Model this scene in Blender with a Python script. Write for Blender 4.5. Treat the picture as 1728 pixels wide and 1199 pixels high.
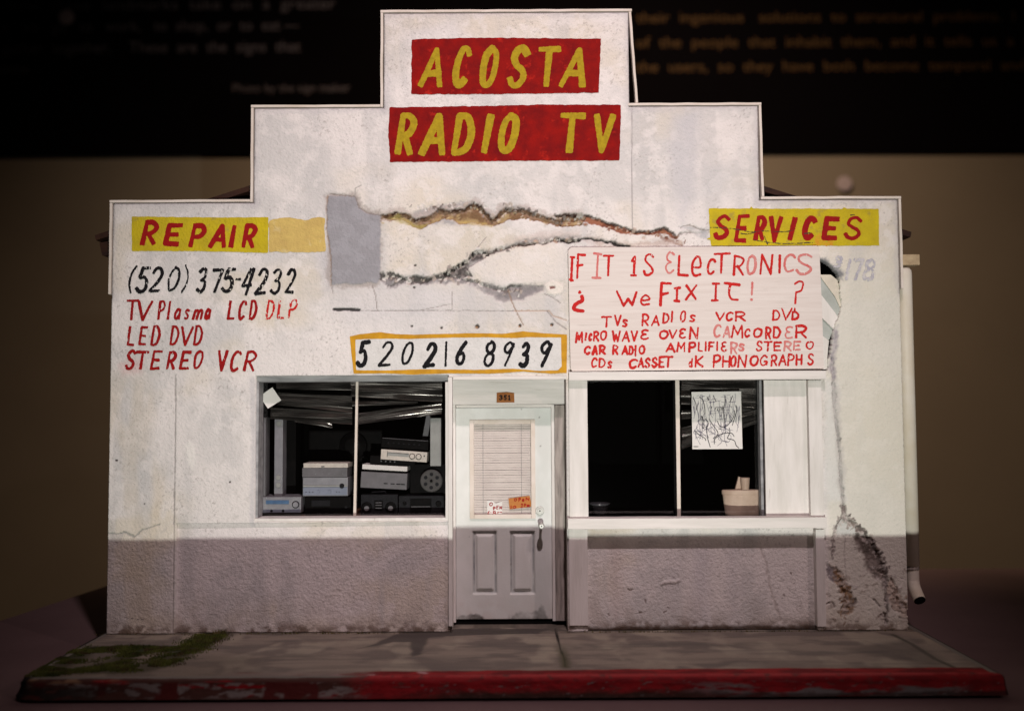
import bpy, bmesh, math, random
import numpy as np
from mathutils import Matrix, Vector
random.seed(7); RNG = np.random.RandomState(11)
for o in list(bpy.data.objects): bpy.data.objects.remove(o)
SC = bpy.context.scene
COL = SC.collection
# ---------------------------------------------------------------- scale: the model is a tabletop miniature
U = 0.0005                      # one "unit" used below = half a millimetre on the facade
F = 1684.0; CX = 864.0; CY = 599.5
D0 = 1684.0                     # lens to facade, units
PITCH = math.radians(3.06); ROLL = math.radians(-0.30)
# ---------------------------------------------------------------- camera
cam_d = bpy.data.cameras.new('camera'); cam = bpy.data.objects.new('camera', cam_d); COL.objects.link(cam)
cam_d.sensor_width = 36; cam_d.lens = F / 1728 * 36
cam_d.clip_start = 0.02; cam_d.clip_end = 20
RC = (Matrix.Rotation(math.pi/2 + PITCH, 3, 'X') @ Matrix.Rotation(ROLL, 3, 'Z'))
CZ = 371.0
CAM = np.array([0.0, -D0, CZ])
cam.matrix_world = Matrix.Translation(Vector(CAM) * U) @ RC.to_4x4()
cam_d.dof.use_dof = True; cam_d.dof.focus_distance = D0 * U; cam_d.dof.aperture_fstop = 4.0
SC.camera = cam
RN = np.array(RC)
def ray(px, py):
    px = np.asarray(px, float); py = np.asarray(py, float)
    v = np.stack([(px - CX) / F, -(py - CY) / F, -np.ones_like(px)], -1)
    return v @ RN.T
def p2w(px, py, d=0.0):
    """photo point -> (X, Z) on the vertical plane y = d"""
    r = ray(px, py); t = (d - CAM[1]) / r[..., 1]
    return CAM[0] + r[..., 0] * t, CAM[2] + r[..., 2] * t
def g2w(px, py, z=0.0):
    r = ray(px, py); t = (z - CAM[2]) / r[..., 2]
    return CAM[0] + r[..., 0] * t, CAM[1] + r[..., 1] * t
def R(x0, y0, x1, y1, d=0.0):
    X, Z = p2w([x0, x1, x0, x1], [y0, y0, y1, y1], d)
    return (X[0]+X[2])/2, (X[1]+X[3])/2, (Z[2]+Z[3])/2, (Z[0]+Z[1])/2      # X0 X1 Z0 Z1
def Q(pts, o=(0, 0), s=1.0, d=0.0):
    a = np.array(pts, float); X, Z = p2w(o[0]+a[:, 0]/s, o[1]+a[:, 1]/s, d)
    return np.stack([X, Z], -1)
# ---------------------------------------------------------------- world, lamps, exposure
W = bpy.data.worlds.new('World'); SC.world = W; W.use_nodes = True
W.node_tree.nodes['Background'].inputs[0].default_value = (1.0, .74, .62, 1)
W.node_tree.nodes['Background'].inputs[1].default_value = 0.013
SC.view_settings.view_transform = 'Standard'; SC.view_settings.look = 'None'
SC.view_settings.exposure = 0; SC.view_settings.gamma = 1
def spot(name, loc, aim, watts, color, radius, size, blend):
    l = bpy.data.lights.new(name, 'SPOT'); l.energy = watts; l.color = color; l.shadow_soft_size = radius
    l.spot_size = math.radians(size); l.spot_blend = blend
    o = bpy.data.objects.new(name, l); COL.objects.link(o)
    a = Vector(loc) * U; b = Vector(aim) * U
    o.location = a; o.rotation_euler = (b - a).to_track_quat('-Z', 'Y').to_euler()
    return o
TABLE_Z = -32.0; TABLE_EDGE = -965.0
spot('low_front_lamp', (150, -3000, -427), (60, 0, 350), 71, (.975, 1.0, .925), .0042, 44, 1.0)
spot('ceiling_spot', (210, -1640, 2480), (0, -20, 700), 43, (1.0, .81, .84), .020, 42, 1.0)
spot('right_spot', (2300, -2500, 1700), (-420, 100, 0), 12, (1.0, .74, .71), .02, 50, .8)
spot('back_wall_fill', (350, 1300, 3100), (450, 3900, 250), 205, (1.0, .74, .50), .06, 120, 1.0)  # added fill that brightens the back wall, no such fitting seen
# ---------------------------------------------------------------- numpy fields
def vnoise(x, y, seed=0):
    x = np.asarray(x, float); y = np.asarray(y, float)
    xi = np.floor(x).astype(np.int64); yi = np.floor(y).astype(np.int64)
    fx = x - xi; fy = y - yi; fx = fx*fx*(3-2*fx); fy = fy*fy*(3-2*fy)
    def h(a, b):
        n = (a * 374761393 + b * 668265263 + seed * 1442695041) & 0x7fffffff
        n = ((n ^ (n >> 13)) * 1274126177) & 0x7fffffff
        n = ((n ^ (n >> 16)) * 2246822519) & 0x7fffffff
        return ((n ^ (n >> 15)) & 0xffff) / 65535.0
    return (h(xi, yi)*(1-fx) + h(xi+1, yi)*fx)*(1-fy) + (h(xi, yi+1)*(1-fx) + h(xi+1, yi+1)*fx)*fy
def fbm(x, y, seed=0, o=3):
    s = 0; a = .5; t = 0
    for i in range(o):
        x, y = .766*x-.643*y, .643*x+.766*y
        s = s + a*vnoise(x, y, seed+i*17); t += a; a *= .55; x = x*2.03+3.1; y = y*2.03+1.7
    return s/t
def ss(a, b, x): t = np.clip((x-a)/(b-a), 0, 1); return t*t*(3-2*t)
def seg_dist(x, z, pts, rad=None):
    """distance to a polyline; with rad (per vertex) returns rad - dist"""
    best = np.full(x.shape, -1e9) if rad is not None else np.full(x.shape, 1e9)
    for i in range(len(pts)-1):
        ax, az = pts[i]; bx, bz = pts[i+1]; dx, dz = bx-ax, bz-az; L = dx*dx+dz*dz+1e-9
        t = np.clip(((x-ax)*dx+(z-az)*dz)/L, 0, 1)
        d = np.hypot(x-ax-t*dx, z-az-t*dz)
        if rad is None: best = np.minimum(best, d)
        else: best = np.maximum(best, rad[i]*(1-t)+rad[i+1]*t-d)
    return best
def inside(x, z, pts):
    c = np.zeros(x.shape, bool); n = len(pts)
    for i in range(n):
        ax, az = pts[i]; bx, bz = pts[(i+1) % n]
        if az == bz: continue
        c ^= ((az > z) != (bz > z)) & (x < (bx-ax)*(z-az)/(bz-az)+ax)
    return c
def sdf(x, z, pts):            # positive inside
    p = list(map(tuple, pts)); d = seg_dist(x, z, p+[p[0]])
    return np.where(inside(x, z, p), d, -d)
def smooth(pts, n=6):
    p = np.array(pts, float); closed = np.allclose(p[0], p[-1]) and len(p) > 3
    if len(p) < 3: return p
    ext = np.vstack([p[-2] if closed else 2*p[0]-p[1], p, p[1] if closed else 2*p[-1]-p[-2]])
    out = []
    for i in range(1, len(ext)-2):
        a, b, c, d = ext[i-1:i+3]
        for k in range(n):
            t = k/n
            out.append(.5*((2*b)+(c-a)*t+(2*a-5*b+4*c-d)*t*t+(3*b-a-3*c+d)*t**3))
    out.append(p[-1]); return np.array(out)
# ---------------------------------------------------------------- objects
def tag(o, label=None, cat=None, group=None, kind=None):
    if label: o['label'] = label
    if cat: o['category'] = cat
    if group: o['group'] = group
    if kind: o['kind'] = kind
    return o
def empty(name, loc, label=None, cat=None, group=None, kind=None, ry=0, rz=0):
    o = bpy.data.objects.new(name, None); COL.objects.link(o)
    o.location = Vector(loc)*U; o.rotation_euler = (0, ry, rz); o.empty_display_size = .01
    return tag(o, label, cat, group, kind)
def origin_of(p):
    q = Vector((0, 0, 0))
    while p is not None: q += p.location; p = p.parent
    return q/U
def link_mesh(name, V, FA, mat, parent=None, local=False, smooth_sh=False, loc=(0, 0, 0), colors=None):
    V = np.asarray(V, float)
    if parent is not None and not local: V = V - np.array(origin_of(parent))
    elif parent is None and not local: V = V - np.array(loc)
    me = bpy.data.meshes.new(name)
    if isinstance(FA, np.ndarray):
        n, k = FA.shape
        me.vertices.add(len(V)); me.vertices.foreach_set('co', (V*U).astype(np.float32).ravel())
        me.loops.add(n*k); me.loops.foreach_set('vertex_index', FA.astype(np.int32).ravel())
        me.polygons.add(n); me.polygons.foreach_set('loop_start', np.arange(0, n*k, k, dtype=np.int32))
        me.polygons.foreach_set('loop_total', np.full(n, k, np.int32))
        me.update(calc_edges=True); me.validate()
    else:
        me.from_pydata([tuple(v) for v in V*U], [], FA); me.update()
    if smooth_sh: me.polygons.foreach_set('use_smooth', np.ones(len(me.polygons), bool))
    if colors is not None:
        ca = me.color_attributes.new('paint', 'FLOAT_COLOR', 'POINT')
        c4 = np.ones((len(V), 4), np.float32); c4[:, :3] = colors; ca.data.foreach_set('color', c4.ravel())
    o = bpy.data.objects.new(name, me); COL.objects.link(o)
    if mat: me.materials.append(mat)
    if parent is not None: o.parent = parent
    else: o.location = Vector(loc)*U
    return o
class MB:
    def __init__(s): s.v = []; s.f = []
    def box(s, x0, x1, y0, y1, z0, z1, bev=0.0, tilt=0.0, wob=0.0):
        """box; tilt rotates round the y axis through its centre"""
        bm = bmesh.new(); bmesh.ops.create_cube(bm, size=1)
        for v in bm.verts: v.co = Vector(((x0+x1)/2+v.co.x*(x1-x0), (y0+y1)/2+v.co.y*(y1-y0), (z0+z1)/2+v.co.z*(z1-z0)))
        if wob:
            for ax, a, b in ((0, x0, x1), (2, z0, z1)):
                L = abs(b-a)
                if L > 40:
                    n = int(L/14); es = [e for e in bm.edges if abs((e.verts[0].co-e.verts[1].co)[ax]) > L*.9]
                    bmesh.ops.subdivide_edges(bm, edges=es, cuts=n, use_grid_fill=True)
            for v in bm.verts:
                v.co.x += wob*(random.random()-.5); v.co.z += wob*(random.random()-.5); v.co.y += wob*.5*(random.random()-.5)
        if bev: 
            es = [e for e in bm.edges if len(e.link_faces) == 2 and e.calc_face_angle() > .8]
            bmesh.ops.bevel(bm, geom=es, offset=bev, segments=2, affect='EDGES', profile=.6)
        if tilt:
            c = Vector(((x0+x1)/2, (y0+y1)/2, (z0+z1)/2)); bmesh.ops.rotate(bm, cent=c, matrix=Matrix.Rotation(tilt, 3, 'Y'), verts=bm.verts)
        s.add(bm); return s
    def add(s, bm):
        b = len(s.v); bm.verts.index_update()
        s.v += [tuple(v.co) for v in bm.verts]; s.f += [[b+v.index for v in f.verts] for f in bm.faces]; bm.free()
    def prism(s, pts, y0, y1, bev=0.0):
        """polygon in x-z extruded from y0 to y1"""
        bm = bmesh.new(); vs = [bm.verts.new((p[0], y0, p[1])) for p in pts]; f = bm.faces.new(vs)
        r = bmesh.ops.extrude_face_region(bm, geom=[f]); 
        for v in [g for g in r['geom'] if isinstance(g, bmesh.types.BMVert)]: v.co.y = y1
        bmesh.ops.recalc_face_normals(bm, faces=bm.faces)
        if bev:
            es = [e for e in bm.edges if abs(e.verts[0].co.y-y0) < 1e-6 and abs(e.verts[1].co.y-y0) < 1e-6]
            bmesh.ops.bevel(bm, geom=es, offset=bev, segments=2, affect='EDGES', profile=.6)
        s.add(bm); return s
    def lathe(s, prof, c, axis='z', n=28):
        """prof: (r, h) list; axis the direction of h"""
        b = len(s.v)
        for r, h in prof:
            for k in range(n):
                a = 2*math.pi*k/n; p = (r*math.cos(a), r*math.sin(a), h)
                if axis == 'y': p = (p[0], -p[2], p[1])
                s.v.append((c[0]+p[0], c[1]+p[1], c[2]+p[2]))
        for i in range(len(prof)-1):
            for k in range(n):
                k2 = (k+1) % n; s.f.append([b+i*n+k, b+i*n+k2, b+(i+1)*n+k2, b+(i+1)*n+k])
        s.f.append([b+k for k in range(n)][::-1]); s.f.append([b+(len(prof)-1)*n+k for k in range(n)]); return s
    def tube(s, pts, r, n=16, cap=True):
        b = len(s.v); P = [Vector(p) for p in pts]; rr = r if hasattr(r, '__len__') else [r]*len(P)
        for i, p in enumerate(P):
            t = (P[min(i+1, len(P)-1)]-P[max(i-1, 0)]).normalized()
            a = Vector((1, 0, 0)) if abs(t.x) < .9 else Vector((0, 1, 0)); u = t.cross(a).normalized(); w = t.cross(u)
            for k in range(n):
                q = 2*math.pi*k/n; v = p+u*rr[i]*math.cos(q)+w*rr[i]*math.sin(q); s.v.append(tuple(v))
        for i in range(len(P)-1):
            for k in range(n):
                k2 = (k+1) % n; s.f.append([b+i*n+k, b+i*n+k2, b+(i+1)*n+k2, b+(i+1)*n+k])
        if cap: s.f.append([b+k for k in range(n)][::-1]); s.f.append([b+(len(P)-1)*n+k for k in range(n)])
        return s
    def build(s, name, mat, parent=None, **k):
        o = link_mesh(name, s.v, s.f, mat, parent, **k)
        bm = bmesh.new(); bm.from_mesh(o.data); bmesh.ops.recalc_face_normals(bm, faces=bm.faces); bm.to_mesh(o.data); bm.free()
        return o
def bx(x0, y0, x1, y1, d, back, bev=.6, wob=0.0, tilt=0.0):
    a = R(x0, y0, x1, y1, d); return MB().box(a[0], a[1], d, back, a[2], a[3], bev, tilt, wob)
# ---------------------------------------------------------------- thin paint films (marching squares, so strokes never overlap)
def film(name, fn, bbox, cell, y, mat, parent, label=None):
    x0, z0, x1, z1 = bbox
    xs = np.arange(x0, x1+cell, cell); zs = np.arange(z0, z1+cell, cell)
    X, Z = np.meshgrid(xs, zs); f = fn(X, Z); f[[0, -1], :] = -1; f[:, [0, -1]] = -1
    f = np.where(np.abs(f) < 1e-4, -1e-4, f)
    ny, nx = f.shape; pos = f > 0
    full = pos[:-1, :-1] & pos[1:, :-1] & pos[:-1, 1:] & pos[1:, 1:]
    some = (pos[:-1, :-1] | pos[1:, :-1] | pos[:-1, 1:] | pos[1:, 1:]) & ~full
    V = []; FA = []; ids = {}
    def gv(key, p):
        i = ids.get(key)
        if i is None: i = ids[key] = len(V); V.append((p[0], y, p[1]))
        return i
    # interior cells merged into horizontal runs; edge cells keep the exact outline
    for j, i in zip(*np.nonzero(full)):
        FA.append([gv((i, j), (xs[i], zs[j])), gv((i+1, j), (xs[i+1], zs[j])), gv((i+1, j+1), (xs[i+1], zs[j+1])), gv((i, j+1), (xs[i], zs[j+1]))])
    for j, i in zip(*np.nonzero(some)):
        c = [(i, j), (i+1, j), (i+1, j+1), (i, j+1)]; poly = []
        for k in range(4):
            a, b = c[k], c[(k+1) % 4]; fa, fb = f[a[1], a[0]], f[b[1], b[0]]
            if fa > 0: poly.append(gv(a, (xs[a[0]], zs[a[1]])))
            if (fa > 0) != (fb > 0):
                t = fa/(fa-fb); p = (xs[a[0]]+t*(xs[b[0]]-xs[a[0]]), zs[a[1]]+t*(zs[b[1]]-zs[a[1]]))
                poly.append(gv((min(a, b), max(a, b)), p))
        if len(poly) > 2: FA.append(poly)
    o = link_mesh(name, np.array(V), FA, mat, parent)
    if label: o['label'] = label
    return o
def patch(name, pts, y, mat, parent, rag=1.0, scale=.12, cell=1.6, label=None, seed=1, wear=0.0):
    p = np.array(pts); bb = (p[:, 0].min()-4, p[:, 1].min()-4, p[:, 0].max()+4, p[:, 1].max()+4)
    def fn(X, Z):
        f = sdf(X, Z, p)+rag*(fbm(X*scale, Z*scale, seed)-.5)*2
        if wear: f = np.minimum(f, (fbm(X*.35, Z*.35, seed+5, 3)-wear)*14)
        return f
    return film(name, fn, bb, cell, y, mat, parent, label)
G = {
 'A': ['l 0,1 .52,0 1,1', 'l .22,.66 .84,.66'], 'C': ['s 1,.16 .78,.01 .42,.02 .1,.28 .02,.65 .2,.95 .5,1 .86,.86'],
 'O': ['s .5,0 .12,.18 0,.55 .16,.92 .5,1 .84,.84 1,.45 .88,.1 .5,0'], 'S': ['s .97,.14 .62,0 .22,.06 .1,.28 .38,.46 .8,.6 .95,.8 .62,1 .22,.98 0,.82'],
 'T': ['l 0,0 1,0', 'l .5,0 .48,1'], 'R': ['l .04,1 .04,0', 's .04,.0 .58,.0 .96,.2 .7,.48 .06,.55', 'l .4,.54 1,1'],
 'D': ['l .05,0 .05,1', 's .05,0 .6,.05 1,.42 .86,.82 .5,.99 .05,1'], 'I': ['l .5,0 .5,1'], 'V': ['l 0,0 .45,1 1,0'],
 'E': ['l 1,0 0,0 0,1 1,1', 'l 0,.5 .8,.5'], 'P': ['l .05,1 .05,0', 's .05,0 .7,.0 1,.24 .7,.5 .07,.55'],
 'L': ['l 0,0 0,1 1,1'], 'M': ['l 0,1 .12,0 .5,.7 .88,0 1,1'], 'N': ['l 0,1 .05,0 .92,1 1,0'], 'H': ['l 0,0 0,1', 'l 1,0 1,1', 'l 0,.5 1,.5'],
 'K': ['l 0,0 0,1', 'l 1,0 .05,.55 1,1'], 'X': ['l 0,0 1,1', 'l 1,0 0,1'], 'W': ['l 0,0 .28,1 .5,.35 .74,1 1,0'], 'F': ['l 1,0 0,0 0,1', 'l 0,.48 .75,.45'],
 'G': ['s .95,.15 .6,0 .15,.2 0,.6 .2,.95 .6,1 .95,.8', 'l .55,.58 1,.58 .97,.95'],
 'J': ['l 0,0 1,0', 'l .5,0 .5,1', 'l 0,1 1,1'],   # serifed capital I
 '&': ['s .95,.08 .5,0 .12,.14 .2,.38 .62,.46 .18,.52 0,.75 .25,.98 .65,1 1,.88'],   # the epsilon-like E
 '7': ['l 0,.02 1,.0 .45,1'], '1': ['l .5,0 .5,1'], 'i': ['l .0,.2 .55,0 .55,1', 'l 0,1 1,1'],
 '5': ['l 1,0 .28,.02 .15,.42', 's .15,.42 .6,.38 .92,.62 .8,.92 .35,1 0,.88'], '2': ['s .05,.22 .3,.02 .75,.02 .95,.25 .6,.6 0,1', 'l 0,1 .98,.97'],
 '0': ['s .5,0 .15,.18 0,.55 .16,.92 .45,1 .8,.84 1,.45 .86,.1 .5,0'], '3': ['s .1,.14 .5,0 .92,.1 .85,.34 .4,.48', 's .4,.48 .9,.56 .95,.82 .5,1 0,.9'],
 '4': ['l .66,0 0,.66 .92,.62', 'l .98,.0 .52,1'], '6': ['s .9,0 .4,.28 .03,.65 .25,.98 .7,.95 .95,.72 .7,.5 .35,.52'],
 '8': ['s .5,0 .1,.12 .12,.34 .5,.46 .92,.32 .86,.08 .5,0', 's .5,.46 .05,.62 .08,.92 .5,1 .95,.88 .95,.6 .5,.46'],
 '9': ['s .95,.18 .6,0 .1,.12 .08,.36 .5,.44 .95,.2', 'l .97,.1 .72,.55 .35,1'],
 '-': ['l 0,.5 1,.5'], '(': ['s 1,0 .3,.3 .1,.65 .45,1'], ')': ['s .4,0 .9,.25 .85,.65 0,1'], '!': ['l .5,0 .5,.7', 'l .5,.96 .5,1'],
 '?': ['s 0,.08 .5,0 1,.1 .85,.3 .2,.42', 'l .2,.42 .18,.78', 'l .15,.96 .15,1'],
 '¿': ['l .5,0 .5,.03', 's .8,.28 .82,.5 .2,.62 0,.84 .25,.98 .95,.98'],
 'a': ['s .85,.12 .4,0 .03,.4 .1,.9 .5,.98 .85,.6', 'l .88,.02 .92,1'], 'l': ['l .5,0 .5,1'], 's': ['s .95,.1 .5,0 .12,.2 .5,.48 .92,.72 .6,1 0,.9'],
 'm': ['l .02,0 .02,1', 's .02,.3 .25,.02 .47,.25 .48,1', 's .5,.3 .75,.02 .97,.25 1,1'], 'e': ['s .05,.55 .95,.5 .85,.12 .45,0 .08,.35 .05,.75 .35,1 .98,.92'],
 'w': ['l 0,0 .35,1 .55,.5 .8,.95 1,.05'], 'd': ['l .95,0 .9,1', 's .9,.5 .4,.42 .02,.7 .3,1 .9,.85'], 'p': ['l .05,0 .05,1', 's .05,0 .6,0 .9,.25 .6,.5 .07,.5'],
 't': ['l 0,0 1,.08', 's .4,.04 .3,.55 .5,.95 .95,.98'],
 'r': ['l .05,1 .05,0', 's .05,.0 .65,.05 .8,.3 .5,.55 .06,.6', 'l .45,.58 .95,1'],
}
def strokes(text, origin, sc, width, slant=0.0, d=0.0, jit=.05):
    """text: list of (char, x0, x1, y0, y1[, width factor]) in the coordinates of an enlarged crop"""
    out = []
    for it in text:
        ch, x0, x1, y0, y1 = it[:5]; wf = it[5] if len(it) > 5 else 1.0; w = width*wf
        if x1-x0 > w*1.3: x0 += w/2; x1 -= w/2
        else: x0 = x1 = (x0+x1)/2
        y0 += w/2; y1 -= w/2; k = min(slant*(y1-y0), .30*(x1-x0)) if x1 > x0 else slant*(y1-y0)*.5
        if ch in 'I1l!' and x1 > x0: k = (x1-x0)
        topw = ch in 'VTYw'; ak = k if ch in 'A' else 0.0
        if ak: ak = min(slant*(y1-y0)*1.15, .34*(x1-x0)); k = ak
        for st in G[ch]:
            kind, body = st.split(' ', 1)
            P = np.array([[float(q) for q in t.split(',')] for t in body.split()])
            P = P + (RNG.rand(*P.shape)-.5)*jit
            if kind == 's': P = smooth(P)
            X = (x0+P[:, 0]*(x1-x0)-k*.55*P[:, 1]) if topw else (x0+P[:, 0]*(x1-x0)+k*(1-P[:, 1])) if ak else (x0+P[:, 0]*(x1-x0-k)+k*(1-P[:, 1])); Y = y0+P[:, 1]*(y1-y0)
            q = Q(np.stack([X, Y], -1), origin, sc, d)
            n = len(q); r = w/sc/2*(1+.22*(RNG.rand()-.5)+.16*np.sin(np.linspace(0, 3, n)+RNG.rand()*6))
            out.append((q, r))
    return out
def lettering(name, st, y, mat, parent, cell=.8, rag=.5, wear=.0, label=None, seed=3, square=False):
    P = np.vstack([s[0] for s in st]); m = 9; bb = (P[:, 0].min()-m, P[:, 1].min()-m, P[:, 0].max()+m, P[:, 1].max()+m)
    def fn(X, Z):
        f = np.full(X.shape, -5.0); x0, z0 = X[0, 0], Z[0, 0]; c = X[0, 1]-X[0, 0]
        for q, r in st:
            mr = r.max()+3
            i0 = max(0, int((q[:, 0].min()-mr-x0)/c)); i1 = int((q[:, 0].max()+mr-x0)/c)+2
            j0 = max(0, int((q[:, 1].min()-mr-z0)/c)); j1 = int((q[:, 1].max()+mr-z0)/c)+2
            sl = (slice(j0, j1), slice(i0, i1))
            g_ = seg_dist(X[sl], Z[sl], q, r)
            if square and np.hypot(*(q[0]-q[-1])) > 3:
                for e0, e1, re in ((q[0], q[1], r[0]), (q[-1], q[-2], r[-1])):
                    dv = (e1-e0)/(np.hypot(*(e1-e0))+1e-9); dt = (X[sl]-e0[0])*dv[0]+(Z[sl]-e0[1])*dv[1]
                    near = np.hypot(X[sl]-e0[0], Z[sl]-e0[1]) < 1.9*re; g_ = np.where(near, np.minimum(g_, dt+re*.62), g_)
            f[sl] = np.maximum(f[sl], g_)
        f = f+rag*(fbm(X*.45, Z*.45, seed, 2)-.5)*2
        if wear: f = np.minimum(f, (fbm(X*.5, Z*.28, seed+9, 3)-wear)*10)
        return f
    return film(name, fn, bb, cell, y, mat, parent, label)
# ---------------------------------------------------------------- materials
def srgb(r, g, b): return tuple(((c/255)/12.92 if c/255 <= .04045 else ((c/255+.055)/1.055)**2.4) for c in (r, g, b))
def mat(name, col, rough=.7, col2=None, nscale=.03, stretch=(1, 1, 1), mixlo=.35, mixhi=.7, bump=0.0, bscale=.2, bstretch=None, metal=0.0, attr=False,
        spec=.18, dirt=None, dscale=.04, dlo=.58, dhi=.72, bump2=0.0, b2scale=.6, alpha=None, coat=0.0):
    """scales are per unit (half millimetre)"""
    m = bpy.data.materials.new(name); m.use_nodes = True; nt = m.node_tree; N = nt.nodes; L = nt.links
    b = N['Principled BSDF']; b.inputs['Roughness'].default_value = rough; b.inputs['Metallic'].default_value = metal
    b.inputs['Specular IOR Level'].default_value = spec; b.inputs['Coat Weight'].default_value = coat
    tc = N.new('ShaderNodeTexCoord')
    def noise(scale, st, detail=4, seed=0):
        mp = N.new('ShaderNodeMapping'); mp.inputs['Scale'].default_value = tuple(scale/U*s for s in st)
        mp.inputs['Location'].default_value = (seed*7.3, seed*3.1, seed*5.7)
        L.new(tc.outputs['Object'], mp.inputs[0]); n = N.new('ShaderNodeTexNoise'); n.inputs['Detail'].default_value = detail
        n.inputs['Scale'].default_value = 1; n.inputs['Roughness'].default_value = .6
        L.new(mp.outputs[0], n.inputs['Vector']); return n.outputs[0]
    def ramp(src, lo, hi):
        r = N.new('ShaderNodeMapRange'); r.inputs[1].default_value = lo; r.inputs[2].default_value = hi; L.new(src, r.inputs[0]); return r.outputs[0]
    def mix(fac, a, c):
        x = N.new('ShaderNodeMix'); x.data_type = 'RGBA'; L.new(fac, x.inputs[0])
        for sock, v in ((x.inputs[6], a), (x.inputs[7], c)):
            if isinstance(v, tuple): sock.default_value = (*v, 1)
            else: L.new(v, sock)
        return x.outputs[2]
    cur = col
    if attr:
        a = N.new('ShaderNodeAttribute'); a.attribute_name = 'paint'; cur = a.outputs[0]
    if col2 is not None: cur = mix(ramp(noise(nscale, stretch), mixlo, mixhi), cur, col2)
    if dirt is not None: cur = mix(ramp(noise(dscale, stretch, 6, 3), dlo, dhi), cur, dirt)
    if isinstance(cur, tuple): b.inputs['Base Color'].default_value = (*cur, 1)
    else: L.new(cur, b.inputs['Base Color'])
    if alpha is not None: b.inputs['Alpha'].default_value = alpha
    prev = None
    for amt, sc in ((bump, bscale), (bump2, b2scale)):
        if amt:
            bp = N.new('ShaderNodeBump'); bp.inputs['Strength'].default_value = 1; bp.inputs['Distance'].default_value = amt*U
            L.new(noise(sc, bstretch or (1, 1, 1), 3, 1), bp.inputs['Height'])
            if prev: L.new(prev, bp.inputs['Normal'])
            prev = bp.outputs[0]
    if prev: L.new(prev, b.inputs['Normal'])
    return m
WHITE = (.74, .69, .665)
ST = dict(bump=2.0, bscale=.19, bump2=.7, b2scale=.55)
M = {}
M['wall'] = mat('stucco_painted', WHITE, .75, attr=True, **ST)
M['ground'] = mat('concrete_painted', WHITE, .85, attr=True, bump=.8, bscale=.3, bump2=.5, dirt=(.07, .055, .045), dscale=.30, dlo=.60, dhi=.74)
M['kerb'] = mat('kerb_painted', WHITE, .7, attr=True, bump=1.0, bscale=.15, bump2=.3)
M['red'] = mat('red_sign_paint', (.27, .003, .001), .8, (.15, .001, .002), .035, dirt=(.55, .02, .008), dscale=.06, dlo=.6, dhi=.8, bump=.9, bscale=.22, bump2=.3)
M['mustard'] = mat('mustard_lettering', (.42, .295, .010), .75, (.30, .20, .008), .12, bump=.8, bscale=.3)
M['yellow'] = mat('yellow_sign_paint', (.58, .45, .012), .7, (.46, .35, .015), .03, dirt=(.36, .27, .05), dscale=.05, **ST)
M['tan'] = mat('faded_tan_paint', (.62, .45, .14), .75, (.52, .36, .12), .05, dirt=(.66, .55, .30), dscale=.03, **ST)
M['gold'] = mat('gold_border_paint', (.60, .30, .012), .55, (.42, .20, .01), .05, bump=1.0, bscale=.15)
M['redletter'] = mat('red_lettering', (.33, .005, .004), .75, (.24, .004, .006), .1, bump=.5, bscale=.3)
M['redboard'] = mat('bright_red_lettering', (.56, .012, .008), .6, (.44, .012, .012), .12, bump=.4, bscale=.3)
M['pinkletter'] = mat('washed_red_lettering', (.58, .12, .11), .6, (.60, .26, .24), .09, bump=.4, bscale=.3)
M['black'] = mat('black_lettering', (.006, .0055, .007), .75, (.016, .015, .016), .2, bump=.6, bscale=.3, spec=.08)
M['ghost'] = mat('faded_grey_lettering', (.42, .40, .46), .75, (.60, .57, .57), .09, mixlo=.4, mixhi=.62, **ST)
M['trim'] = mat('parapet_trim_wood', (.72, .64, .58), .7, (.60, .52, .44), .05, stretch=(.4, 1, .4), bump=.3, bscale=.3)
M['wood'] = mat('white_painted_wood', (.73, .69, .66), .65, (.60, .57, .53), .06, stretch=(1, 1, .15), dirt=(.40, .36, .32), dscale=.10, dlo=.62, dhi=.85, bump=.5, bscale=.35, bstretch=(1, 1, .08))
M['woodh'] = mat('white_painted_wood_grain_across', (.75, .70, .67), .65, (.62, .59, .55), .06, stretch=(.12, 1, 1.2), dirt=(.42, .38, .33), dscale=.09, dlo=.63, dhi=.85, bump=.5, bscale=.35, bstretch=(.08, 1, 1))
M['ply'] = mat('sign_board_plywood', (.71, .64, .60), .7, (.64, .56, .52), .10, stretch=(.10, 1, 2.2), dirt=(.48, .42, .38), dscale=.16, dlo=.60, dhi=.80, bump=.35, bscale=.5, bstretch=(.06, 1, 1))
M['greywood'] = mat('grey_frame_wood', (.36, .355, .36), .65, (.20, .20, .205), .08, stretch=(.2, 1, 1), bump=.4, bscale=.3)
M['door'] = mat('door_paint', (.70, .70, .68), .5, (.62, .63, .60), .02, bump=.25, bscale=.2, attr=True)
M['jamb'] = mat('weathered_jamb', (.38, .33, .30), .8, (.14, .12, .11), .10, stretch=(1, 1, .12), mixlo=.4, mixhi=.7, bump=1.2, bscale=.3, bstretch=(1, 1, .15))
M['dark'] = mat('dark_void_paint', (.006, .006, .006), .95, spec=.05)
M['room'] = mat('shade_black_lining', (.0012, .0012, .0012), 1, spec=0)  # near-black colour stands in for shade, lamplight does reach these linings
M['shelf'] = mat('brown_shelf_wood', (.20, .09, .045), .6, (.06, .03, .02), .05, stretch=(.2, 1, 1), bump=.4, bscale=.2)
M['roof'] = mat('brown_roof_wood', (.035, .013, .007), .7, (.014, .006, .005), .08, stretch=(.2, 1, 1), bump=.8, bscale=.1)
M['pipe'] = mat('cream_pipe_paint', (.70, .64, .56), .45, (.62, .54, .42), .02, bump=.15, bscale=.1)
M['rawwood'] = mat('raw_block_wood', (.50, .38, .24), .8, (.36, .26, .16), .10, bump=.5, bscale=.3)
M['plaster'] = mat('plaster_side', (.42, .38, .36), .85, (.32, .29, .27), .02, **ST)
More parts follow.
